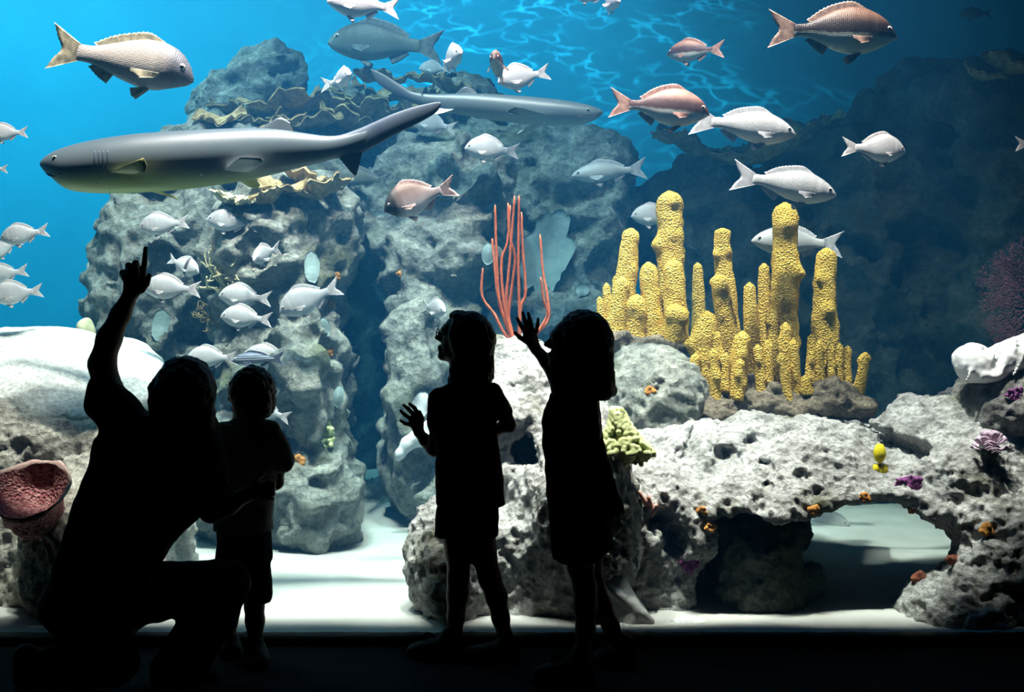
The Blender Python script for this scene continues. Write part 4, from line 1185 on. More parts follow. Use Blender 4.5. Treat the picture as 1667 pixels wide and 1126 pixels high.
def make_fish(kind, px, py, Lpx, D, label, yaw=0.0, pitch=0.0, roll=0.0, bend=0.0, group='fish in the tank', fins=1.0, name='fish', deep=1.0, fork=1.0):
    """Lpx: length in pixels of the fish itself (nose to tail tip); yaw 0 faces right in the picture, 180 left, -90 towards the camera"""
    S = SPEC[kind]
    name = dict(silver='bream', longsilver='silver_fish', rosy='snapper', bronze='snapper', duskhead='snapper', drum='drum_fish', grouper='grouper', striped='striped_fish', banded='banded_fish')[kind]
    root = empty(name, P(px, py, D), scale=M(Lpx, D))
    root.rotation_mode = 'XYZ'
    R = Matrix.Rotation(math.radians(yaw), 4, 'Z') @ Matrix.Rotation(math.radians(-pitch), 4, 'Y') @ Matrix.Rotation(math.radians(roll), 4, 'X')
    root.rotation_euler = R.to_euler('XYZ')
    tag(root, label, 'fish', group)
    deep = deep * dict(silver=1.24, drum=1.28, banded=1.2, duskhead=1.2, rosy=1.08, bronze=1.05).get(kind, 1.08)
    LB = 0.80                                                   # body share of the length
    x_of = lambda t: 0.5 - LB * t
    tt = np.concatenate([np.linspace(0, .12, 9)[:-1], np.linspace(.12, 1, 30)])
    top = np.interp(tt, B_T, S['top']); bot = np.interp(tt, B_T, S['bot']); wd = np.interp(tt, B_T, S['w'])
    ker = np.array([.25, .5, .25])
    for arr in (top, bot, wd):
        arr[1:-1] = np.convolve(arr, ker, 'same')[1:-1]
    top, bot = top * deep, bot * deep
    wd = wd * (1 + 0.06 * np.exp(-((tt - .215) / .03) ** 2) - 0.05 * np.exp(-((tt - .265) / .02) ** 2))
    seg = 20; v = []
    for t, a, b_, w_ in zip(tt, top, bot, wd):
        for j in range(seg):
            th = 2 * math.pi * j / seg; cz, cyy = math.cos(th), math.sin(th)
            mid = (a + b_) / 2; hh = (a - b_) / 2
            v.append((x_of(t), w_ * math.copysign(abs(cyy) ** 1.1, cyy), mid + hh * math.copysign(abs(cz) ** 0.95, cz)))
    f = []; n = len(tt)
    for i in range(n - 1):
        for j in range(seg):
            k = (j + 1) % seg; f.append((i * seg + j, i * seg + k, (i + 1) * seg + k, (i + 1) * seg + j))
    v += [(0.502, 0, (top[0] + bot[0]) / 2), (x_of(1) - 0.005, 0, 0)]
    for j in range(seg):
        k = (j + 1) % seg; f.append((n * seg, k, j)); f.append((n * seg + 1, (n - 1) * seg + j, (n - 1) * seg + k))
    def bent(v):
        v = np.array(v, float); s_ = np.clip(0.25 - v[:, 0], 0, 1)
        v[:, 1] += bend * s_ * s_
        return v
    mesh_ob('body', bent(v), f, S['body'], root)
    tp = lambda t: float(np.interp(t, tt, top)); bt = lambda t: float(np.interp(t, tt, bot))
    xe = x_of(1.0)
    fk = 0.085 * fork
    vv, ff = fin([(xe + .03, 0, .040 * deep), (xe + .015, 0, 0), (xe + .03, 0, -.040 * deep)],
                 [(-0.50, 0, .155 * fins), (-0.46 + 0 * fk, 0, .075 * fins), (-0.50 + fk, 0, 0), (-0.46, 0, -.070 * fins), (-0.495, 0, -.145 * fins)], 11, 0.008, 0.03)
    mesh_ob('tail_fin', bent(vv), ff, S['fin'], root)
    ds = [.26, .40, .55, .70, .84]
    vv, ff = fin([(x_of(t), 0, tp(t) - .012) for t in ds],
                 [(x_of(t) - .035, 0, tp(t) + h_ * fins) for t, h_ in zip(ds, (.012, .045, .042, .040, .012))], 16, 0.005, 0.12)
    mesh_ob('dorsal_fin', bent(vv), ff, S['fin'], root)
    an = [.66, .74, .84]
    vv, ff = fin([(x_of(t), 0, bt(t) + .012) for t in an], [(x_of(t) - .04, 0, bt(t) - h_ * fins) for t, h_ in zip(an, (.06, .05, .014))], 7, 0.005, 0.06)
    mesh_ob('anal_fin', bent(vv), ff, S['fin'], root)
    for s_ in (-1, 1):
        w3 = float(np.interp(.3, tt, wd)) * s_
        vv, ff = fin([(x_of(.275), w3 * .96, -.030), (x_of(.285), w3 * .97, -.048), (x_of(.29), w3 * .95, -.065)],
                     [(x_of(.50), w3 * 1.5 + s_ * .02, -.045), (x_of(.49), w3 * 1.6 + s_ * .02, -.075), (x_of(.42), w3 * 1.5 + s_ * .015, -.10)], 6, 0.004, 0.03)
        mesh_ob('pectoral_fin', vv, ff, S['fin'], root)
        vv, ff = fin([(x_of(.34), s_ * .018, bt(.34) + .008), (x_of(.37), s_ * .018, bt(.37) + .008), (x_of(.40), s_ * .018, bt(.40) + .008)],
                     [(x_of(.45), s_ * .04, bt(.40) - .075 * fins), (x_of(.48), s_ * .04, bt(.42) - .06 * fins), (x_of(.50), s_ * .03, bt(.44) - .02)], 4, 0.004, 0.03)
        mesh_ob('pelvic_fin', vv, ff, S['fin'], root)
        te = .105; ze = tp(te) * .38
        we = float(np.interp(te, tt, wd))
        vv, ff = ball((x_of(te), s_ * we * .90, ze), (.024, .011, .024)); e = mesh_ob('eye', vv, ff, m_eye, root)
        vv, ff = ball((x_of(te), s_ * (we * .90 + .006), ze), (.015, .007, .015), 6, 10); mesh_ob('pupil', vv, ff, m_pupil, e)
    vv, ff = ball((x_of(.028), 0, bt(.03) * .45), (.030, float(np.interp(.028, tt, wd)) * 1.02, .0035), 6, 12)
    mesh_ob('mouth', vv, ff, m_mouth, root)
    return root

FISH = [
 # kind, px, py, length px, D, label, yaw, pitch, roll, bend, extra
 ('drum', 197, 100, 236, 5.3, 'large cream drum fish with dark head swimming above the big shark', 8, -12, 0, .10, dict(fins=1.1)),
 ('silver', 592, 8, 118, 5.6, 'pale silver fish cut by the top edge above the dusky grouper', 188, 4, 0, -.05, {}),
 ('grouper', 628, 72, 190, 7.4, 'dusky grouper hovering in the haze under the pale silver fish', 176, 4, 0, 0, {}),
 ('silver', 731, 98, 96, 6.1, 'silver fish facing the viewer with raised back fin, beside the grouper tail', -62, 5, 0, .2, dict(deep=.95)),
 ('silver', 557, 131, 88, 6.3, 'silver fish facing the viewer in front of the tan plate coral', -66, 4, 0, -.5, dict(deep=.85)),
 ('rosy', 812, 112, 110, 6.0, 'narrow pinkish fish seen head-on beside the white fish tail', -98, 8, 5, 0, dict(deep=1.0)),
 ('silver', 851, 126, 92, 6.2, 'white silver fish turned away with its tail towards the rosy snapper', 205, -14, 0, .2, {}),
 ('silver', 990, 4, 90, 5.9, 'silver fish facing the viewer, cut by the top edge above the brown snapper', -70, -10, 0, .3, dict(deep=.85)),
 ('rosy', 1131, 84, 100, 6.1, 'brownish silver fish turned away left of the big bronze snapper', 146, 0, 0, -.1, dict(deep=.95)),
 ('bronze', 1356, 53, 213, 5.3, 'big dark bronze snapper in the upper right water', 3, -3, 0, .04, {}),
 ('rosy', 1074, 176, 166, 5.5, 'rosy brown snapper meeting the tail of the long silver fish', 4, -6, 0, .05, {}),
 ('longsilver', 1210, 206, 176, 5.6, 'long silver fish right behind the rosy brown snapper nose', 4, -8, 0, .05, dict(deep=1.15)),
 ('silver', 1424, 243, 108, 5.6, 'round silver bream alone before the dark corner', 10, -4, 0, .12, {}),
 ('longsilver', 1277, 301, 174, 5.55, 'long silver fish just above the tallest right yellow column', 2, -11, 0, .06, dict(deep=1.15)),
 ('longsilver', 1298, 395, 148, 6.15, 'silver fish passing behind the tall right yellow columns', 176, 3, 0, 0, dict(deep=1.2)),
 ('silver', 1690, 235, 80, 5.6, 'fish tail entering at the edge beside the dark corner', 8, 0, 0, 0, {}),
 ('grouper', 1500, 113, 86, 7.6, 'dim fish in the dark blue under the bronze snapper nose', 190, 14, 0, 0, {}),
 ('grouper', 1588, 22, 52, 7.4, 'dim small fish near the top of the dark corner', 178, 0, 0, 0, {}),
 ('silver', 801, 244, 90, 6.3, 'pale tan fish under the far shark belly', 184, 3, 0, -.05, dict(deep=1.0)),
 ('duskhead', 682, 323, 122, 5.6, 'pinkish snapper with black head in front of the cave reef', 196, -20, 0, .35, dict(deep=1.1)),
 ('longsilver', 992, 280, 124, 7.0, 'faint hazy fish above the tall left yellow column', 182, -6, 0, 0, {}),
 ('silver', 1068, 352, 82, 6.7, 'faint fish hidden behind the tallest left yellow column', 182, 0, 0, 0, {}),
 ('silver', 12, 217, 66, 6.0, 'small grey fish at the edge left of the big shark', 184, -4, 0, 0, {}),
 ('silver', -12, 275, 50, 6.0, 'fish tail tip at the edge before the shark nose', 180, 0, 0, 0, {}),
 ('silver', 40, 382, 78, 6.0, 'grey fish swimming highest of the group at the water edge', 186, -12, 0, -.05, {}),
 ('silver', 6, 405, 60, 6.3, 'pale fish half out of frame under the highest grey edge fish', 200, -30, 0, 0, {}),
 ('silver', 8, 446, 74, 6.1, 'pale fish at the edge directly above the lowest edge fish', 190, -10, 0, 0, {}),
 ('silver', 28, 478, 80, 5.9, 'lowest pale fish of the group at the water edge', 202, -8, 0, -.1, dict(deep=1.1)),
 ('silver', 267, 366, 80, 6.1, 'round white fish straight above the pointing finger', 186, -8, 0, -.08, dict(deep=1.05)),
 ('silver', 378, 362, 84, 6.2, 'pale fish right of the round white fish above the staghorn', 182, 6, 0, 0, {}),
 ('banded', 297, 432, 64, 5.95, 'white fish with one dark band beside the pointing finger', -14, -22, 0, .2, dict(deep=1.1)),
 ('silver', 279, 470, 92, 5.9, 'white fish touching the pointing hand', 184, 2, 0, -.15, {}),
 ('silver', 399, 484, 86, 6.05, 'pale fish over the staghorn coral, upper of a pair', 182, 4, 0, 0, {}),
 ('silver', 401, 518, 84, 6.0, 'pale fish over the staghorn coral, lower of a pair', 182, 4, 0, 0, {}),
 ('silver', 431, 413, 84, 6.1, 'narrow pale fish head-on above the staghorn coral', -104, -16, 0, .2, dict(deep=.85)),
 ('silver', 505, 487, 108, 6.0, 'white fish slanting nose-down near the cave edge', 188, -24, 0, -.1, {}),
 ('silver', 345, 583, 82, 6.0, 'white fish between the heads of adult and child', 184, 0, 0, -.1, {}),
 ('silver', 441, 585, 92, 6.1, 'white fish partly behind the striped fish over the child', 184, 10, 0, -.1, {}),
 ('striped', 420, 585, 86, 5.8, 'blue striped fish just above the head of the child', 184, -2, 0, 0, {}),
 ('silver', 436, 671, 76, 6.0, 'pale fish tail showing behind the shoulder of the child', 184, 16, 0, 0, {}),
 ('silver', 706, 502, 80, 6.4, 'hazy fish left of the bob-haired head at the cave reef', -58, -6, 0, 0, dict(deep=.9)),
 ('silver', 562, 562, 52, 7.8, 'hazy blue fish deep in the cave, middle one', 178, 0, 0, 0, {}),
 ('silver', 622, 474, 56, 7.8, 'hazy fish slanting in the upper cave', -20, -40, 0, 0, {}),
 ('silver', 566, 634, 56, 7.8, 'hazy fish lowest in the cave', 176, 8, 0, 0, {}),
 ('silver', 1340, 852, 84, 6.7, 'pale fish head looking out under the rock arch', -24, 2, 0, .1, {}),
 ('silver', 706, 203, 76, 7.0, 'hazy fish half covered by the big shark tail tip', 182, 10, 0, 0, {}),
 ('grouper', 590, 290, 92, 6.9, 'dark fish under the big shark tail lobe', 182, 6, 0, 0, {}),
 ('silver', 708, 112, 52, 7.6, 'faint fish behind the silver fish that faces the viewer', 186, 0, 0, 0, {}),
 ('silver', 964, -8, 70, 6.2, 'fish fin tip dipping in at the top edge beside the head-on fish', 176, 8, 0, 0, {}),
]
for kind, px, py, L, D, lab, yaw, pitch, roll, bend, ex in FISH:
    make_fish(kind, px, py, L, D, lab, yaw, pitch, roll, bend, **ex)

# ------------------------------------------------------------------ sharks
def shark_mat(name, back, flank, belly, split, z0, z1):
    m, nt, b = new_mat(name)
    tc = N(nt, 'ShaderNodeTexCoord'); sep = N(nt, 'ShaderNodeSeparateXYZ'); nt.links.new(tc.outputs['Object'], sep.inputs[0])
    nz = N(nt, 'ShaderNodeTexNoise'); nz.inputs['Scale'].default_value = 4; nz.inputs['Detail'].default_value = 5
    nt.links.new(tc.outputs['Object'], nz.inputs['Vector'])
    ma = N(nt, 'ShaderNodeMath', operation='MULTIPLY_ADD'); ma.inputs[1].default_value = 0.05; nt.links.new(nz.outputs['Fac'], ma.inputs[0]); nt.links.new(sep.outputs['Z'], ma.inputs[2])
    mr = N(nt, 'ShaderNodeMapRange'); mr.inputs['From Min'].default_value = z0 + .025; mr.inputs['From Max'].default_value = z1 + .025
    nt.links.new(ma.outputs[0], mr.inputs['Value'])
    r = ramp(nt, [(0.0, belly), (split, flank), (1.0, back)]); nt.links.new(mr.outputs[0], r.inputs[0])
    vo = N(nt, 'ShaderNodeTexVoronoi'); vo.inputs['Scale'].default_value = 26; nt.links.new(tc.outputs['Object'], vo.inputs['Vector'])
    lt = N(nt, 'ShaderNodeMath', operation='LESS_THAN'); lt.inputs[1].default_value = 0.10; nt.links.new(vo.outputs['Distance'], lt.inputs[0])
    cs = N(nt, 'ShaderNodeSeparateColor'); nt.links.new(vo.outputs['Color'], cs.inputs[0])
    sp = ramp(nt, [(0.0, (0.05, 0.06, 0.08)), (0.62, (0.05, 0.06, 0.08)), (0.63, (0.75, 0.8, 0.8))]); sp.color_ramp.interpolation = 'CONSTANT'; nt.links.new(cs.outputs[1], sp.inputs[0])
    mx = N(nt, 'ShaderNodeMix', data_type='RGBA'); nt.links.new(r.outputs[0], mx.inputs[6]); nt.links.new(sp.outputs[0], mx.inputs[7])
    gt = N(nt, 'ShaderNodeMath', operation='GREATER_THAN'); gt.inputs[1].default_value = 0.72; nt.links.new(cs.outputs[0], gt.inputs[0])
    mu = N(nt, 'ShaderNodeMath', operation='MULTIPLY'); nt.links.new(lt.outputs[0], mu.inputs[0]); nt.links.new(gt.outputs[0], mu.inputs[1])
    nt.links.new(mu.outputs[0], mx.inputs[0])
    nt.links.new(mx.outputs[2], b.inputs['Base Color'])
    b.inputs['Roughness'].default_value = 0.42; b.inputs['Specular IOR Level'].default_value = 0.5
    return m

def make_shark(label, px0, px1, py, D, prof, facing, fins, mats, dorsal, tail, yaw=0, width=0.075, pitch=0):
    """prof rows (px, top py, bottom py) along the body from nose to tail root; the rest is traced in the same picture plane, at distance D"""
    o0 = P(px0, py, D)
    root = empty('shark', o0); tag(root, label, 'shark', 'sharks')
    root.rotation_euler = (math.radians(pitch), 0, math.radians(yaw))
    def L(x, y): return np.array([M(x - px0, D), 0.0, M(py - y, D)])
    pr = np.array(prof, float)
    n = 70; s_ = np.linspace(0, 1, n)
    u = np.concatenate([[0], np.cumsum(np.abs(np.diff(pr[:, 0])))]); u /= u[-1]
    xs_, ts, bs_ = (np.interp(s_, u, pr[:, k]) for k in range(3))
    for arr in (ts, bs_):
        a2 = np.convolve(np.pad(arr, 2, mode='edge'), [.1, .2, .4, .2, .1], 'valid'); arr[1:-1] = a2[1:-1]
    seg = 26; v = []
    for x, a, b_, q in zip(xs_, ts, bs_, s_):
        hh = M(b_ - a, D) / 2; c = L(x, (a + b_) / 2)
        w_ = hh * (1.12 if q < .22 else 1.12 - 0.55 * (q - .22) / .78)
        for j in range(seg):
            th = 2 * math.pi * j / seg
            v.append((c[0], w_ * math.sin(th), c[2] + hh * math.cos(th) * (1 if math.cos(th) > 0 else 1)))
    f = []
    for i in range(n - 1):
        for j in range(seg):
            k = (j + 1) % seg; f.append((i * seg + j, i * seg + k, (i + 1) * seg + k, (i + 1) * seg + j))
    v += [L(xs_[0] - facing * 2, (ts[0] + bs_[0]) / 2), L(xs_[-1], (ts[-1] + bs_[-1]) / 2)]
    for j in range(seg):
        k = (j + 1) % seg; f.append((n * seg, k, j)); f.append((n * seg + 1, (n - 1) * seg + j, (n - 1) * seg + k))
    mesh_ob('body', v, f, mats[0], root)
    tr_ = np.array(tail[0], float); n2 = 26; u2 = np.linspace(0, 1, n2); uu = np.linspace(0, 1, len(tr_))
    tx, ta, tb = (catmull(np.stack([tr_[:, k], tr_[:, k] * 0, tr_[:, k] * 0], -1), n2)[:, 0] for k in range(3))
    v = []
    w0 = M(tr_[0][2] - tr_[0][1], D) / 2 * 0.52
    for x, a, b_, q in zip(tx, ta, tb, u2):
        c = L(x, (a + b_) / 2); hh = max(M(b_ - a, D) / 2, 1e-4)
        for j in range(seg):
            th = 2 * math.pi * j / seg; v.append((c[0], (w0 * (1 - q) ** 1.3 + 0.004) * math.sin(th), c[2] + hh * math.cos(th)))
    f = []
    for i in range(n2 - 1):
        for j in range(seg):
            k = (j + 1) % seg; f.append((i * seg + j, i * seg + k, (i + 1) * seg + k, (i + 1) * seg + j))
    f.append(tuple(range((n2 - 1) * seg, n2 * seg))); f.append(tuple(range(seg - 1, -1, -1)))
    mesh_ob('tail_fin', v, f, mats[1], root)
    def flat_fin(name, rt, tp, mat, y0=0.0, y1=0.0, th=0.012):
        A = [L(*q) + np.array([0, y0, 0]) for q in rt]; B = [L(*q) + np.array([0, y1, 0]) for q in tp]
        vv, ff = fin(A, B, 10, th, 0.0, False)
        return mesh_ob(name, vv, ff, mat, root)
    flat_fin('dorsal_fin', *dorsal, mats[0])
    flat_fin('tail_lobe', *tail[1], mats[1], th=0.018)
    for nm, rt, tp, y0, y1, mi in fins:
        flat_fin(nm, rt, tp, mats[mi], y0, y1)
    def side(x, y, lift=0.0):
        k = int(np.argmin(np.abs(xs_ - x))); hh = M(bs_[k] - ts[k], D) / 2; q = s_[k]
        w_ = hh * (1.12 if q < .22 else 1.12 - 0.55 * (q - .22) / .78)
        return w_ * math.sqrt(max(1 - (M((bs_[k] + ts[k]) / 2 - y, D) / hh) ** 2, 0.02)) + lift
    return root, L, side

m_shark = shark_mat('blue_grey_shark', (0.055, 0.085, 0.105), (0.105, 0.14, 0.155), (0.40, 0.52, 0.10), 0.42, -0.15, 0.10)  # belly colour brightened for light bounced off the sand
m_shark_tail = noise_mat('dark_shark_tail', [(0.3, (0.035, 0.055, 0.09)), (0.7, (0.07, 0.10, 0.14))], 5, 4, 0.45, 0.0)
m_shark_fin = noise_mat('yellow_shark_fin', [(0.3, (0.34, 0.36, 0.12)), (0.7, (0.52, 0.48, 0.20))], 6, 4, 0.45, 0.0)
m_shark_white = plain('white_shark_fin', (0.78, 0.80, 0.80), 0.45)
PROF = [(67, 262, 272), (72, 256, 280), (84, 248, 288), (91, 245, 293), (97, 243, 302), (106, 240, 308), (130, 233, 313), (170, 225, 315), (220, 218, 314), (270, 214, 311), (320, 211, 306), (370, 209, 299),
        (420, 208, 290), (460, 211, 280), (500, 217, 270), (535, 222, 261), (565, 219, 252), (600, 208, 238)]
rt_, Lf, sd_ = make_shark('big blue-grey shark with bounced light painted green on the belly, gliding over the reef', 340, 0, 260, 5.2, PROF, 1, [
    ('pectoral_fin', [(200, 285), (218, 287), (236, 288)], [(268, 268), (273, 280), (270, 290)], -0.16, -0.30, 2),
    ('pectoral_fin', [(200, 300), (218, 303), (238, 305)], [(258, 316), (262, 318), (260, 314)], 0.10, 0.26, 2),
    ('pelvic_fin', [(374, 280), (392, 282), (412, 282)], [(404, 262), (438, 264), (440, 270)], -0.09, -0.17, 3),
    ('pelvic_fin', [(380, 290), (395, 291), (410, 289)], [(398, 302), (410, 304), (416, 298)], 0.05, 0.10, 2)],
    (m_shark, m_shark_tail, m_shark_fin, m_shark_white),
    ([(420, 212), (450, 214), (482, 218)], [(438, 200), (456, 191), (472, 199)]),
    ([(540, 222, 259), (560, 218, 256), (585, 209, 251), (610, 198, 238), (640, 185, 221), (670, 175, 206), (695, 169, 193), (712, 166, 181), (718, 167, 170)], ([(543, 246), (562, 244), (592, 238)], [(570, 279), (579, 286), (583, 276)])))
for s_ in (-1, 1):
    vv, ff = ball(Lf(101, 260) + np.array([0, s_ * sd_(101, 260, -.002), 0]), (.014, .009, .011)); e = mesh_ob('eye', vv, ff, m_eye, rt_)
    vv, ff = ball(Lf(101, 260) + np.array([0, s_ * sd_(101, 260, .004), 0]), (.008, .005, .008), 6, 10); mesh_ob('pupil', vv, ff, m_pupil, e)
    path = [Lf(x, y) + np.array([0, s_ * sd_(x, y, .001), 0]) for x, y in ((76, 281), (88, 287), (100, 289), (114, 286))]
    vv, ff = tube_vf(catmull(path, 14), 0.004, 6); mesh_ob('mouth', vv, ff, m_mouth, rt_)
    for k in range(4):
        path = [Lf(170 + 7 * k + dx, y) + np.array([0, s_ * sd_(170 + 7 * k + dx, y, .0005), 0]) for y, dx in ((250, 0), (264, 2), (280, 0))]
        vv, ff = tube_vf(catmull(path, 8), 0.0035, 5); mesh_ob('gill_slit', vv, ff, m_shark_tail, rt_)

m_shark2 = shark_mat('grey_shark', (0.065, 0.08, 0.09), (0.11, 0.135, 0.14), (0.30, 0.36, 0.33), 0.45, -0.10, 0.10)
PROF2 = [(980, 180, 186), (972, 175, 194), (955, 170, 202), (930, 165, 205), (900, 161, 205), (860, 157, 202), (820, 154, 198), (780, 152, 192), (740, 152, 185), (710, 153, 180), (685, 152, 173), (662, 146, 162)]
rt_, Lf, sd_ = make_shark('far grey shark swimming the other way behind the dark tail tip', 820, 0, 178, 6.6, PROF2, -1, [
    ('pectoral_fin', [(890, 192), (876, 194), (862, 194)], [(840, 184), (826, 192), (832, 196)], -0.12, -0.26, 0),
    ('pectoral_fin', [(890, 198), (876, 200), (862, 200)], [(850, 212), (842, 212), (846, 206)], 0.08, 0.20, 0),
    ('pelvic_fin', [(740, 180), (728, 180), (716, 178)], [(722, 188), (708, 190), (706, 184)], -0.05, -0.10, 3)],
    (m_shark2, m_shark2, m_shark2, m_shark_white),
    ([(780, 154), (764, 154), (748, 155)], [(768, 143), (756, 141), (742, 152)]),
    ([(690, 152, 174), (670, 148, 166), (655, 139, 160), (640, 130, 152), (625, 121, 143), (612, 115, 132), (604, 112, 116)], ([(672, 165), (662, 166), (652, 160)], [(668, 180), (662, 182), (658, 172)])))
for s_ in (-1, 1):
    vv, ff = ball(Lf(956, 181) + np.array([0, s_ * sd_(956, 181, -.002), 0]), (.011, .008, .010)); e = mesh_ob('eye', vv, ff, m_eye, rt_)
    vv, ff = ball(Lf(956, 181) + np.array([0, s_ * sd_(956, 181, .004), 0]), (.007, .004, .007), 6, 10); mesh_ob('pupil', vv, ff, m_pupil, e)
    path = [Lf(x, y) + np.array([0, s_ * sd_(x, y, .001), 0]) for x, y in ((970, 190), (958, 194), (940, 192))]
    vv, ff = tube_vf(catmull(path, 12), 0.004, 6); mesh_ob('mouth', vv, ff, m_mouth, rt_)
# ------------------------------------------------------------------ people, dark against the tank
m_skin = noise_mat('skin', [(0.3, (0.40, 0.24, 0.17)), (0.7, (0.46, 0.29, 0.21))], 12, 4, 0.55, 0.1, bscale=150, bdist=0.001)
m_hair_dark = noise_mat('dark_hair', [(0.3, (0.010, 0.008, 0.007)), (0.7, (0.025, 0.018, 0.014))], 60, 4, 0.5, 0.5, bscale=220, bdist=0.003)
def cloth(name, col):
    return noise_mat(name, [(0.3, tuple(q * .85 for q in col)), (0.7, col)], 30, 4, 0.9, 0.3, bscale=260, bdist=0.002, spec=0.1)
m_grey_tee = cloth('grey_tee_cloth', (0.30, 0.29, 0.27)); m_dark_tee = cloth('dark_tee_cloth', (0.030, 0.030, 0.035))
m_navy = cloth('navy_cloth', (0.02, 0.022, 0.035)); m_wine = cloth('wine_cloth', (0.10, 0.02, 0.025)); m_black = cloth('black_cloth', (0.018, 0.018, 0.02))
m_shoe = noise_mat('grey_shoe', [(0.3, (0.05, 0.05, 0.05)), (0.7, (0.09, 0.09, 0.09))], 40, 3, 0.7, 0.2)
m_lace = plain('dark_lace', (0.03, 0.03, 0.03), 0.8)
m_iris = plain('eye_white', (0.6, 0.6, 0.58), 0.2)
m_lens = plain('dark_glasses_frame', (0.01, 0.01, 0.01), 0.3)

def field_px(x0, y0, x1, y1, D, dmin, dmax, h):
    a, b_ = P(x0, y1, D), P(x1, y0, D)
    return Field((a[0], D + dmin, max(a[2], 0.0)), (b_[0], D + dmax, b_[2]), h)

def head(f, c, yaw, tilt, s, sock=True):
    """yaw in degrees: 180 looks left in the picture, 90 away from the camera; tilt looks up"""
    fw = np.array([math.cos(math.radians(yaw)), math.sin(math.radians(yaw)), 0.0]); sd = np.array([fw[1], -fw[0], 0.0])
    up = np.array([0, 0, 1.0]); t = math.radians(tilt)
    fw, up = fw * math.cos(t) + up * math.sin(t), up * math.cos(t) - fw * math.sin(t)
    R = np.stack([sd, fw, up], -1)
    q = lambda x, y, z: c + (sd * x + fw * y + up * z) * s
    def e(x, y, z, r, k=0.02, cut=False): f.ell(q(x, y, z), np.array(r) * s, k * s, R, cut)
    e(0, -.005, .025, (.073, .092, .085)); e(0, .018, -.04, (.058, .068, .066)); e(0, .07, -.083, (.024, .022, .02), .02)
    f.cone(q(0, .084, .016), q(0, .109, -.013), .008 * s, .0095 * s, .014 * s); f.cone(q(-.009, .094, -.019), q(.009, .094, -.019), .008 * s, .008 * s, .010 * s)
    e(0, .084, -.048, (.026, .014, .008), .008); e(0, .082, -.060, (.024, .014, .008), .008); e(0, .076, .03, (.05, .018, .012), .02)
    for sgn in (-1, 1):
        e(sgn * .073, -.005, -.004, (.008, .020, .030), .006)
        if sock: e(sgn * .031, .092, .012, (.014, .014, .010), .008, True)
    return q, R

def eyes(q, root, s):
    for sgn in (-1, 1):
        v, f = ball(q(sgn * .031, .079, .012), (.011 * s,) * 3, 6, 10); o = mesh_ob('eye', v, f, m_iris, root)
        v, f = ball(q(sgn * .031, .0865, .012), (.005 * s,) * 3, 6, 8); mesh_ob('pupil', v, f, m_pupil, o)

def part(name, f, mat, root, rough=()):
    v, fc = f.mesh()
    if rough: v = displace(v, fc, rough)
    return mesh_ob(name, v, fc, mat, root)

def rows_px(rows, D, depth):
    """rows (py, left px, right px[, half-depth m[, depth offset]]) -> lofted slices"""
    out = []
    for r in rows:
        a, b_ = P(r[1], r[0], D), P(r[2], r[0], D)
        hd = r[3] if len(r) > 3 else depth; off = r[4] if len(r) > 4 else 0.0
        out.append((a[2], (a[0] + b_[0]) / 2, D + off, (b_[0] - a[0]) / 2, hd))
    return out

def limb(f, pts, D, k=0.012, flat=(1, 1, 1)):
    """pts (px, py, radius px, depth offset m)"""
    f.chain([(P(x, y, D + dd), M(r, D)) for x, y, r, dd in pts], k, flat)

def hand(f, palm, fingers, D, k=0.006):
    """palm: two (px, py, r, dd) ends; each finger a bent chain of (px, py, r, dd) rooted in the palm"""
    limb(f, palm, D, k, (1, .75, 1))
    for fg in fingers: limb(f, fg, D, 0.004)

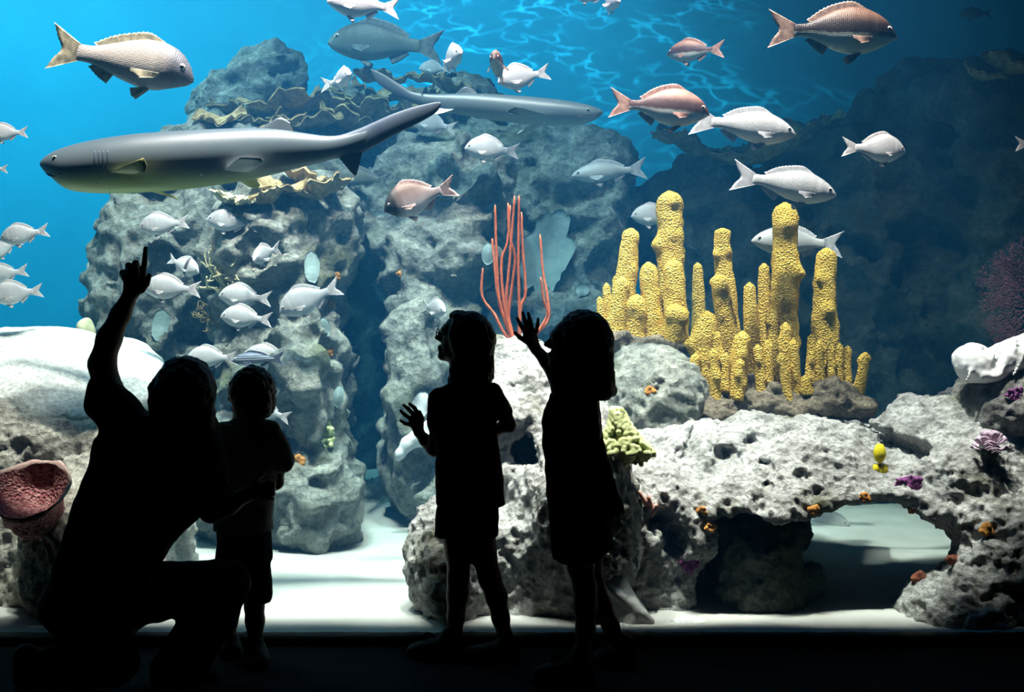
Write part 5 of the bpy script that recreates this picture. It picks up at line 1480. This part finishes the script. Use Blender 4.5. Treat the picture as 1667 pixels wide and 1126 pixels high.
def shoe(root, toe, heel, D, hgt, wid, z0=0.0, ankle=None, laces=True, toe_dd=0.0):
    """toe and heel in px on the floor line, hgt px"""
    a, b_ = P(*toe, D + toe_dd), P(*heel, D); a[2] = b_[2] = z0
    L = np.linalg.norm(b_ - a); d = (b_ - a) / L; H_ = M(hgt, D); W = wid
    R = np.stack([d, np.array([-d[1], d[0], 0]), [0, 0, 1]], -1)
    sh = empty('shoe', (0, 0, 0)); sh.parent = root
    f = Field(np.minimum(a, b_) - .06, np.maximum(a, b_) + np.array([.06, .06, H_ + .05]), 0.005)
    f.ell(a + d * L * .24 + [0, 0, H_ * .30], (L * .26, W * .52, H_ * .34), 0.02, R)
    f.ell(a + d * L * .72 + [0, 0, H_ * .40], (L * .30, W * .46, H_ * .46), 0.03, R)
    f.ell(a + d * L * .52 + [0, 0, H_ * .36], (L * .28, W * .46, H_ * .40), 0.03, R)
    f.cone(a + d * L * .74 + [0, 0, H_ * .5], a + d * L * .76 + [0, 0, H_ * .92], W * .42, W * .40, 0.02)
    v, fc = f.mesh(); v[:, 2] = np.maximum(v[:, 2], z0 + .012)
    up = mesh_ob('upper', v, fc, m_shoe, sh)
    n = 28; t = np.linspace(0, 2 * np.pi, n, endpoint=False)
    c = (a + b_) / 2
    ring = [c + d * (L * .51 * math.cos(q)) + R[:, 1] * (W * .50 * math.sin(q) * (1 + .1 * math.cos(q))) for q in t]
    v = np.array([p + [0, 0, .001] for p in ring] + [p + [0, 0, .02] for p in ring] + [c + [0, 0, .001], c + [0, 0, .02]])
    fcs = []
    for i in range(n):
        j = (i + 1) % n; fcs += [(i, j, n + j, n + i), (2 * n, j, i), (2 * n + 1, n + i, n + j)]
    mesh_ob('sole', v, fcs, m_black, sh)
    if laces:
        pc_ = a + d * L * .50 + [0, 0, H_ * .78]
        for k, s_ in enumerate((-1, 1)):
            path = [pc_, pc_ + R[:, 1] * s_ * .012 - d * .02 + [0, 0, .018], pc_ - d * .045 + R[:, 1] * s_ * .014 + [0, 0, .012], pc_ - d * .03 + R[:, 1] * s_ * .01 - [0, 0, .004], pc_]
            vv, ff = tube_vf(catmull(path, 18), .0025, 6); mesh_ob('lace', vv, ff, m_lace, sh)
        for k in range(3):
            q = a + d * L * (.36 + .07 * k) + [0, 0, H_ * (.64 + .07 * k)]
            vv, ff = tube_vf(catmull([q - R[:, 1] * W * .25 - [0, 0, .01], q + [0, 0, .004], q + R[:, 1] * W * .25 - [0, 0, .01]], 8), .0028, 6)
            mesh_ob('lace', vv, ff, m_lace, sh)
    return sh

# ---- kneeling adult pointing upward
D = 4.15
root = empty('person', (P(200, 1100, D)[0], D, 0)); INV = Matrix.Translation(-Vector(root.location))
PEOPLE = [root]
tag(root, 'kneeling adult in dark clothes pointing up with one raised arm', 'person', 'visitors at the tank')
def prt(*a_, **k_): return part(*a_, **k_)
f = field_px(10, 392, 440, 1135, D, -0.34, 0.34, 0.0055)
hd = P(302, 642, D + .02)
q, R = head(f, hd, 62, 8, 1.08)
limb(f, [(300, 690, 26, .0), (290, 720, 30, .0)], D, .03)
f.slabs(rows_px([(690, 200, 330, .08), (720, 165, 345, .11), (760, 158, 345, .115), (810, 140, 330, .115), (860, 125, 292, .115), (910, 108, 262, .12), (950, 90, 262, .13), (1000, 84, 250, .13), (1020, 105, 230, .12)], D, .11), 0.05)
# raised arm and pointing hand
limb(f, [(200, 690, 34, 0), (178, 645, 25, .02), (166, 592, 21, .04), (178, 550, 19.5, .05), (196, 512, 15.5, .06), (212, 480, 12.5, .07)], D, .02)
hand(f, [(215, 472, 15, .07), (219, 448, 18, .07)], [
    [(233, 452, 5.5, .07), (235, 428, 4.6, .07), (237, 404, 3.8, .075)],
    [(222, 444, 6, .07), (221, 428, 5.6, .06), (222, 438, 5, .03), (222, 452, 4.5, .035)],
    [(211, 446, 6, .07), (209, 432, 5.4, .06), (211, 442, 5, .03), (212, 455, 4.5, .035)],
    [(202, 452, 5.5, .07), (199, 444, 5, .06), (203, 452, 4.5, .03), (205, 462, 4, .035)],
    [(230, 472, 6.5, .07), (239, 461, 5.2, .06), (243, 448, 4.2, .055)]], D)
# other arm round the child
limb(f, [(325, 705, 30, 0), (338, 770, 24, .05), (345, 830, 20, .06), (372, 822, 16, .07), (398, 806, 13, .08)], D, .02)
hand(f, [(400, 805, 13, .08), (420, 797, 14, .09)], [
    [(424, 788, 4.5, .09), (438, 784, 4.2, .09), (448, 787, 3.6, .10)], [(426, 795, 4.5, .09), (441, 793, 4.2, .09), (451, 796, 3.6, .10)],
    [(425, 802, 4.5, .09), (440, 802, 4.2, .09), (449, 804, 3.6, .10)], [(422, 808, 4.3, .09), (436, 810, 3.8, .09), (444, 812, 3.4, .10)], [(412, 788, 5, .08), (420, 776, 4.4, .08), (428, 771, 3.8, .08)]], D)
# raised knee and kneeling leg
limb(f, [(150, 985, 50, .05), (260, 965, 42, .08), (368, 958, 30, .07), (345, 1020, 24, .06), (312, 1080, 17, .06), (300, 1104, 15, .06)], D, .03)
limb(f, [(140, 990, 48, -.06), (170, 1040, 36, -.07), (198, 1082, 24, -.08), (140, 1090, 20, -.08), (70, 1092, 15, -.08), (45, 1096, 14, -.08)], D, .03)
prt('body', f, m_skin, root); eyes(q, root, 1.08)
f = field_px(225, 575, 360, 730, D, -.16, .2, .006)
f.ell(hd + [0.0, -.012, .018], (M(50, D), .118, M(55, D)), .02); f.cone(P(330, 650, D - .03), P(336, 690, D - .03), M(19, D), M(14, D), .03)
f.cone(P(262, 640, D - .02), P(252, 668, D - .02), M(20, D), M(10, D), .03); f.ell(P(291, 594, D), (M(16, D), .05, M(8, D)), .02)
prt('hair', f, m_hair_dark, root, [(30, .006, 'p'), (70, .003, 'p')])
f = field_px(55, 600, 385, 1000, D, -.24, .3, .006)
f.slabs(rows_px([(672, 235, 345, .09), (690, 180, 352, .115), (712, 152, 354, .13), (745, 148, 357, .135), (780, 136, 352, .14), (815, 122, 344, .14), (850, 112, 318, .14), (885, 100, 280, .14), (915, 90, 262, .145), (945, 78, 262, .15), (975, 70, 262, .15)], D, .13), .03)
limb(f, [(196, 680, 40, 0), (176, 655, 33, .015), (168, 630, 26, .025)], D, .03)
limb(f, [(322, 705, 34, 0), (340, 765, 30, .04), (346, 800, 27, .06)], D, .03)
prt('shirt', f, m_dark_tee, root, [(9, .008, 'p'), (22, .003, 'p')])
f = field_px(15, 900, 430, 1130, D, -.3, .34, .006)
f.slabs(rows_px([(940, 80, 262, .15), (975, 66, 262, .16), (1000, 68, 245, .16), (1025, 92, 225, .14)], D, .14), .04)
limb(f, [(150, 980, 56, .05), (260, 962, 47, .08), (366, 950, 38, .07), (345, 1000, 39, .06), (312, 1050, 41, .06), (290, 1090, 44, .06)], D, .03)
limb(f, [(140, 990, 52, -.06), (168, 1035, 46, -.07), (188, 1078, 35, -.08), (140, 1082, 36, -.08), (95, 1086, 33, -.08), (66, 1090, 28, -.08)], D, .03)
prt('trousers', f, m_black, root, [(9, .007, 'p'), (24, .003, 'p')])
sh = shoe(root, (352, 1120), (270, 1120), D + .06, 34, .10, laces=False)
sh = shoe(root, (95, 1120), (25, 1120), D - .08, 66, .10, laces=False)

# ---- small child beside the adult
D = 4.43
root = empty('person', (P(410, 1078, D)[0], D, 0)); PEOPLE.append(root)
tag(root, 'small short-haired child in tee and long shorts beside the kneeling adult', 'person', 'visitors at the tank')
f = field_px(335, 590, 485, 1100, D, -.2, .22, .0045)
hd = P(408, 642, D)
q, R = head(f, hd, 160, -6, .88)
limb(f, [(407, 672, 17, 0), (404, 700, 20, 0)], D, .03)
f.slabs(rows_px([(688, 375, 432, .05), (705, 358, 445, .07), (760, 356, 446, .08), (820, 358, 440, .08), (880, 358, 440, .085), (905, 360, 438, .08)], D, .08), .04)
limb(f, [(440, 705, 14, 0), (455, 745, 12, .02), (450, 785, 11, .05), (425, 800, 9.5, .12), (410, 790, 8, .16)], D, .015)
hand(f, [(410, 790, 8, .16), (398, 782, 9, .17)], [[(394, 778, 3, .17), (384, 772, 2.8, .17), (378, 774, 2.4, .17)], [(392, 783, 3, .17), (381, 780, 2.8, .17), (375, 783, 2.4, .17)],
     [(393, 788, 3, .17), (383, 788, 2.8, .17), (378, 792, 2.4, .17)], [(396, 792, 2.8, .17), (388, 795, 2.5, .17), (384, 799, 2.2, .17)], [(402, 774, 3.2, .17), (398, 765, 2.8, .17), (393, 761, 2.4, .17)]], D)
limb(f, [(364, 705, 14, 0), (352, 750, 12, .03), (352, 790, 11, .08), (368, 800, 9, .15), (380, 790, 8, .18)], D, .015)
hand(f, [(380, 790, 8, .18), (388, 778, 8, .19)], [[(386, 770, 3, .19), (388, 760, 2.8, .19)], [(391, 771, 3, .19), (394, 761, 2.8, .19)], [(395, 774, 2.9, .19), (399, 766, 2.6, .19)], [(397, 779, 2.7, .19), (402, 773, 2.3, .19)], [(381, 776, 3, .185), (377, 768, 2.6, .18)]], D)
limb(f, [(418, 890, 22, 0), (417, 950, 18, 0), (414, 985, 15, 0), (415, 1010, 14.5, 0), (416, 1050, 10.5, 0), (418, 1070, 9, -.01)], D, .02)
limb(f, [(378, 890, 22, .02), (376, 950, 18, .03), (374, 985, 15, .04), (372, 1010, 14.5, .05), (372, 1045, 10.5, .06), (372, 1058, 9, .06)], D, .02)
part('body', f, m_skin, root); eyes(q, root, .88)
f = field_px(355, 585, 458, 700, D, -.13, .14, .005)
f.ell(P(411, 637, D - .012), (M(37, D), .098, M(42, D)), .02); f.ell(P(425, 660, D - .02), (M(22, D), .07, M(22, D)), .02)
f.ell(P(392, 672, D), (M(26, D), .12, M(18, D)), .01, cut=True); f.ell(P(366, 650, D), (M(10, D), .1, M(30, D)), .01, cut=True)
part('hair', f, m_hair_dark, root, [(40, .006, 'p'), (90, .003, 'p')])
f = field_px(338, 668, 480, 885, D, -.17, .17, .005)
f.slabs(rows_px([(680, 385, 428, .05), (690, 362, 440, .07), (710, 350, 450, .088), (760, 350, 450, .095), (810, 350, 446, .100), (842, 350, 443, .106), (862, 349, 444, .108)], D, .08), .02)
f.cone(P(440, 702, D), P(461, 748, D + .02), M(17, D), M(20, D), .02); f.cone(P(364, 702, D), P(350, 748, D + .03), M(17, D), M(19, D), .02)
part('tee_shirt', f, m_grey_tee, root, [(14, .006, 'p'), (40, .002, 'p')])
f = field_px(335, 830, 460, 990, D, -.18, .2, .005)
f.slabs(rows_px([(835, 355, 440, .095), (880, 354, 442, .10), (910, 352, 442, .10)], D, .09), .02)
f.cone(P(417, 900, D), P(417, 968, D), M(24, D), M(26, D), .015); f.cone(P(376, 900, D + .02), P(374, 962, D + .03), M(24, D), M(25, D), .015)
f.box(P(400, 990, D + .02), (.2, .2, M(15, D)), .005, 0, None, True)
part('shorts', f, m_navy, root, [(14, .005, 'p'), (36, .002, 'p')])
shoe(root, (424, 1080), (412, 1080), 4.46, 32, .085, toe_dd=-.16, laces=False)
shoe(root, (378, 1070), (370, 1070), 4.52, 32, .085, toe_dd=-.10, laces=False)

# ---- child with glasses, open hand towards the pane
D = 4.45
root = empty('person', (P(770, 1062, D)[0], D, 0)); PEOPLE.append(root)
tag(root, 'child in tee and shorts with glasses, one spread hand held low towards the pane', 'person', 'visitors at the tank')
f = field_px(640, 495, 855, 1075, D, -.2, .16, .0042)
hd = P(753, 552, D)
q, R = head(f, hd, 170, 10, .92)
limb(f, [(756, 592, 19, 0), (757, 625, 21, 0)], D, .03)
f.slabs(rows_px([(625, 735, 785, .05), (640, 712, 806, .07), (700, 708, 800, .08), (760, 716, 808, .08), (820, 718, 806, .09), (860, 722, 802, .09)], D, .08), .04)
limb(f, [(712, 645, 12, 0), (712, 690, 11.5, .0), (706, 732, 10.5, .02), (692, 716, 9.5, .05), (682, 704, 8, .07)], D, .012)
hand(f, [(682, 703, 9, .07), (677, 686, 12, .08)], [
    [(683, 676, 3.8, .08), (675, 664, 3.3, .08), (667, 657, 2.7, .085)], [(675, 676, 3.8, .08), (665, 666, 3.3, .08), (657, 659, 2.7, .085)],
    [(669, 682, 3.7, .08), (659, 675, 3.2, .08), (652, 668, 2.6, .085)], [(668, 691, 3.5, .08), (659, 689, 3.0, .08), (652, 684, 2.5, .085)],
    [(686, 692, 4.2, .07), (687, 680, 3.7, .065), (683, 670, 3.0, .06)]], D)
limb(f, [(798, 640, 14, 0), (818, 665, 13, -.01), (828, 692, 11.5, .0), (806, 700, 10, .05), (785, 692, 8.5, .09)], D, .012)
hand(f, [(785, 692, 8.5, .09), (775, 686, 10, .10)], [[(770, 680, 3.4, .1), (760, 676, 3, .1)], [(769, 685, 3.4, .1), (758, 683, 3, .1)], [(769, 690, 3.3, .1), (759, 691, 2.9, .1)], [(772, 695, 3.1, .1), (764, 698, 2.7, .1)], [(778, 676, 3.4, .1), (774, 667, 2.9, .1)]], D)
limb(f, [(742, 860, 26, 0), (747, 900, 21, 0), (746, 940, 17, 0), (745, 968, 17, 0), (742, 1005, 13.5, 0), (740, 1035, 11, 0), (738, 1050, 10, 0)], D, .02)
limb(f, [(782, 860, 26, .01), (787, 900, 20, .0), (797, 940, 17.5, -.01), (808, 970, 16.5, -.02), (815, 1005, 13.5, -.02), (822, 1035, 11, -.02), (824, 1050, 10, -.02)], D, .02)
part('body', f, m_skin, root); eyes(q, root, .92)
f = field_px(705, 495, 815, 625, D, -.15, .15, .005)
f.ell(P(764, 548, D - .005), (M(40, D), .098, M(42, D)), .02); f.cone(P(774, 560, D - .02), P(776, 604, D - .02), M(31, D), M(28, D), .03, (1, .9, 1)); f.cone(P(762, 592, D - .02), P(760, 618, D - .02), M(29, D), M(31, D), .03, (1, .6, 1))
f.ell(P(746, 514, D), (M(14, D), .05, M(9, D)), .015); f.cone(P(772, 600, D - .03), P(768, 622, D - .03), M(26, D), M(20, D), .02, (1, .6, 1))
f.ell(P(716, 560, D), (M(17, D), .12, M(36, D)), .01, rotmat(0, -8, 0), cut=True)
part('hair', f, m_hair_dark, root, [(36, .005, 'p'), (90, .003, 'p')])
for sgn in (-1, 1):
    a = np.linspace(0, 2 * np.pi, 20)
    path = np.array([q(sgn * .031 + .021 * math.cos(t), .102, .010 + .017 * math.sin(t)) for t in a])
    vv, ff = tube_vf(path, .0022, 6, cap=False)
    g0 = mesh_ob('glasses_rim', vv, ff, m_lens, root)
    vv, ff = tube_vf(catmull([q(sgn * .052, .100, .012), q(sgn * .072, .05, .012), q(sgn * .078, -.01, .014)], 10), .0024, 6); mesh_ob('temple', vv, ff, m_lens, g0)
f = field_px(688, 612, 850, 835, D, -.16, .15, .005)
f.slabs(rows_px([(620, 740, 785, .05), (632, 716, 806, .075), (650, 702, 812, .085), (700, 699, 808, .09), (740, 710, 815, .095), (790, 709, 820, .10), (822, 711, 823, .105)], D, .08), .02)
f.cone(P(712, 645, D), P(711, 682, D), M(14, D), M(15, D), .02); f.cone(P(800, 640, D), P(818, 668, D - .005), M(17, D), M(16, D), .02)
part('tee_shirt', f, m_wine, root, [(14, .005, 'p'), (40, .002, 'p')])
f = field_px(695, 790, 835, 885, D, -.17, .17, .005)
f.slabs(rows_px([(800, 714, 812, .10), (840, 711, 811, .105), (850, 710, 810, .10)], D, .09), .02)
f.cone(P(740, 842, D), P(739, 880, D), M(30, D), M(31, D), .01); f.cone(P(783, 842, D + .01), P(784, 880, D), M(28, D), M(27, D), .01)
f.box(P(765, 888, D), (.2, .2, M(16, D)), .005, 0, None, True)
part('shorts', f, m_navy, root, [(14, .004, 'p'), (36, .002, 'p')])
shoe(root, (664, 1065), (754, 1065), D, 38, .085)
shoe(root, (757, 1065), (846, 1065), D - .03, 34, .085)

# ---- striding child in a dress with the hand raised to the pane
D = 4.30
root = empty('person', (P(950, 1090, D)[0], D, 0)); PEOPLE.append(root)
tag(root, 'child with bobbed hair in a short dress raising one hand to the pane', 'person', 'visitors at the tank')
f = field_px(825, 492, 1045, 1115, D, -.25, .22, .0042)
hd = P(934, 560, D)
q, R = head(f, hd, 172, 6, .94)
limb(f, [(942, 600, 19, 0), (942, 632, 21, 0)], D, .03)
f.slabs(rows_px([(632, 915, 968, .05), (648, 899, 972, .07), (700, 890, 974, .08), (760, 895, 980, .08), (820, 902, 984, .09), (870, 908, 985, .09)], D, .08), .04)
limb(f, [(914, 640, 16, .0), (907, 612, 15, .03), (890, 588, 11.5, .06), (872, 568, 8.5, .09)], D, .012)
hand(f, [(872, 568, 9, .09), (863, 548, 12.5, .10)], [
    [(854, 540, 3.9, .1), (847, 528, 3.4, .1), (842, 518, 2.8, .105)], [(859, 536, 4, .1), (854, 521, 3.5, .1), (851, 509, 2.8, .105)],
    [(866, 536, 4, .1), (863, 522, 3.5, .1), (860, 510, 2.8, .105)], [(873, 540, 3.7, .1), (875, 529, 3.2, .1), (876, 519, 2.6, .105)],
    [(857, 556, 4.4, .095), (846, 549, 3.8, .09), (838, 541, 3.0, .09)]], D)
limb(f, [(962, 660, 13, -.03), (966, 705, 12, -.04), (960, 745, 10.5, -.03), (940, 770, 9, .02), (925, 778, 8, .06)], D, .012)
hand(f, [(925, 778, 8, .06), (914, 782, 9.5, .07)], [[(908, 778, 3.2, .07), (899, 779, 2.8, .07)], [(907, 783, 3.2, .07), (898, 786, 2.8, .07)], [(909, 788, 3.1, .07), (901, 793, 2.7, .07)], [(913, 792, 3, .07), (907, 799, 2.5, .07)], [(916, 772, 3.3, .07), (910, 765, 2.8, .07)]], D)
limb(f, [(938, 870, 27, -.02), (945, 920, 21, -.03), (952, 958, 18, -.05), (953, 985, 17.5, -.06), (953, 1025, 14.5, -.08), (948, 1062, 12.5, -.10), (944, 1085, 11, -.11)], D, .02)
limb(f, [(962, 870, 26, .02), (960, 920, 19, .04), (968, 955, 16.5, .05), (980, 985, 16, .06), (994, 1018, 13.5, .08), (1006, 1045, 11.5, .09), (1012, 1062, 10.5, .09)], D, .02)
part('body', f, m_skin, root); eyes(q, root, .94)
f = field_px(890, 495, 1018, 660, D, -.15, .15, .005)
f.ell(P(950, 550, D - .005), (M(46, D), .10, M(46, D)), .02)
f.cone(P(972, 560, D - .02), P(978, 628, D - .02), M(25, D), M(24, D), .03, (1, 1.3, 1)); f.cone(P(984, 630, D - .02), P(996, 636, D - .02), M(12, D), M(6, D), .02, (1, 2, 1))
f.ell(P(903, 570, D), (M(17, D), .13, M(42, D)), .01, rotmat(0, -4, 0), cut=True); f.ell(P(938, 640, D), (M(28, D), .14, M(30, D)), .01, cut=True)
part('hair', f, m_hair_dark, root, [(36, .005, 'p'), (90, .003, 'p')])
f = field_px(872, 620, 1025, 925, D, -.18, .18, .005)
f.slabs(rows_px([(630, 912, 968, .05), (642, 896, 973, .075), (665, 887, 978, .085), (690, 883, 980, .09), (716, 882, 983, .09), (765, 887, 997, .095), (805, 890, 1006, .10), (828, 892, 1012, .105), (842, 893, 998, .11), (885, 896, 998, .115), (908, 899, 978, .115)], D, .08), .015)
f.cone(P(992, 800, D - .03), P(1006, 826, D - .03), M(7, D), M(9, D), .02)
part('dress', f, m_wine, root, [(14, .006, 'p'), (36, .003, 'p')])
shoe(root, (868, 1110), (966, 1110), 4.19, 40, .09)
shoe(root, (966, 1082), (1034, 1082), 4.37, 38, .085, laces=True)

# every part was laid out in world space: shift it under its person's own origin
for r_ in PEOPLE:
    bpy.context.view_layer.update()
    for o in r_.children:
        o.matrix_parent_inverse = Matrix.Translation(-r_.location)
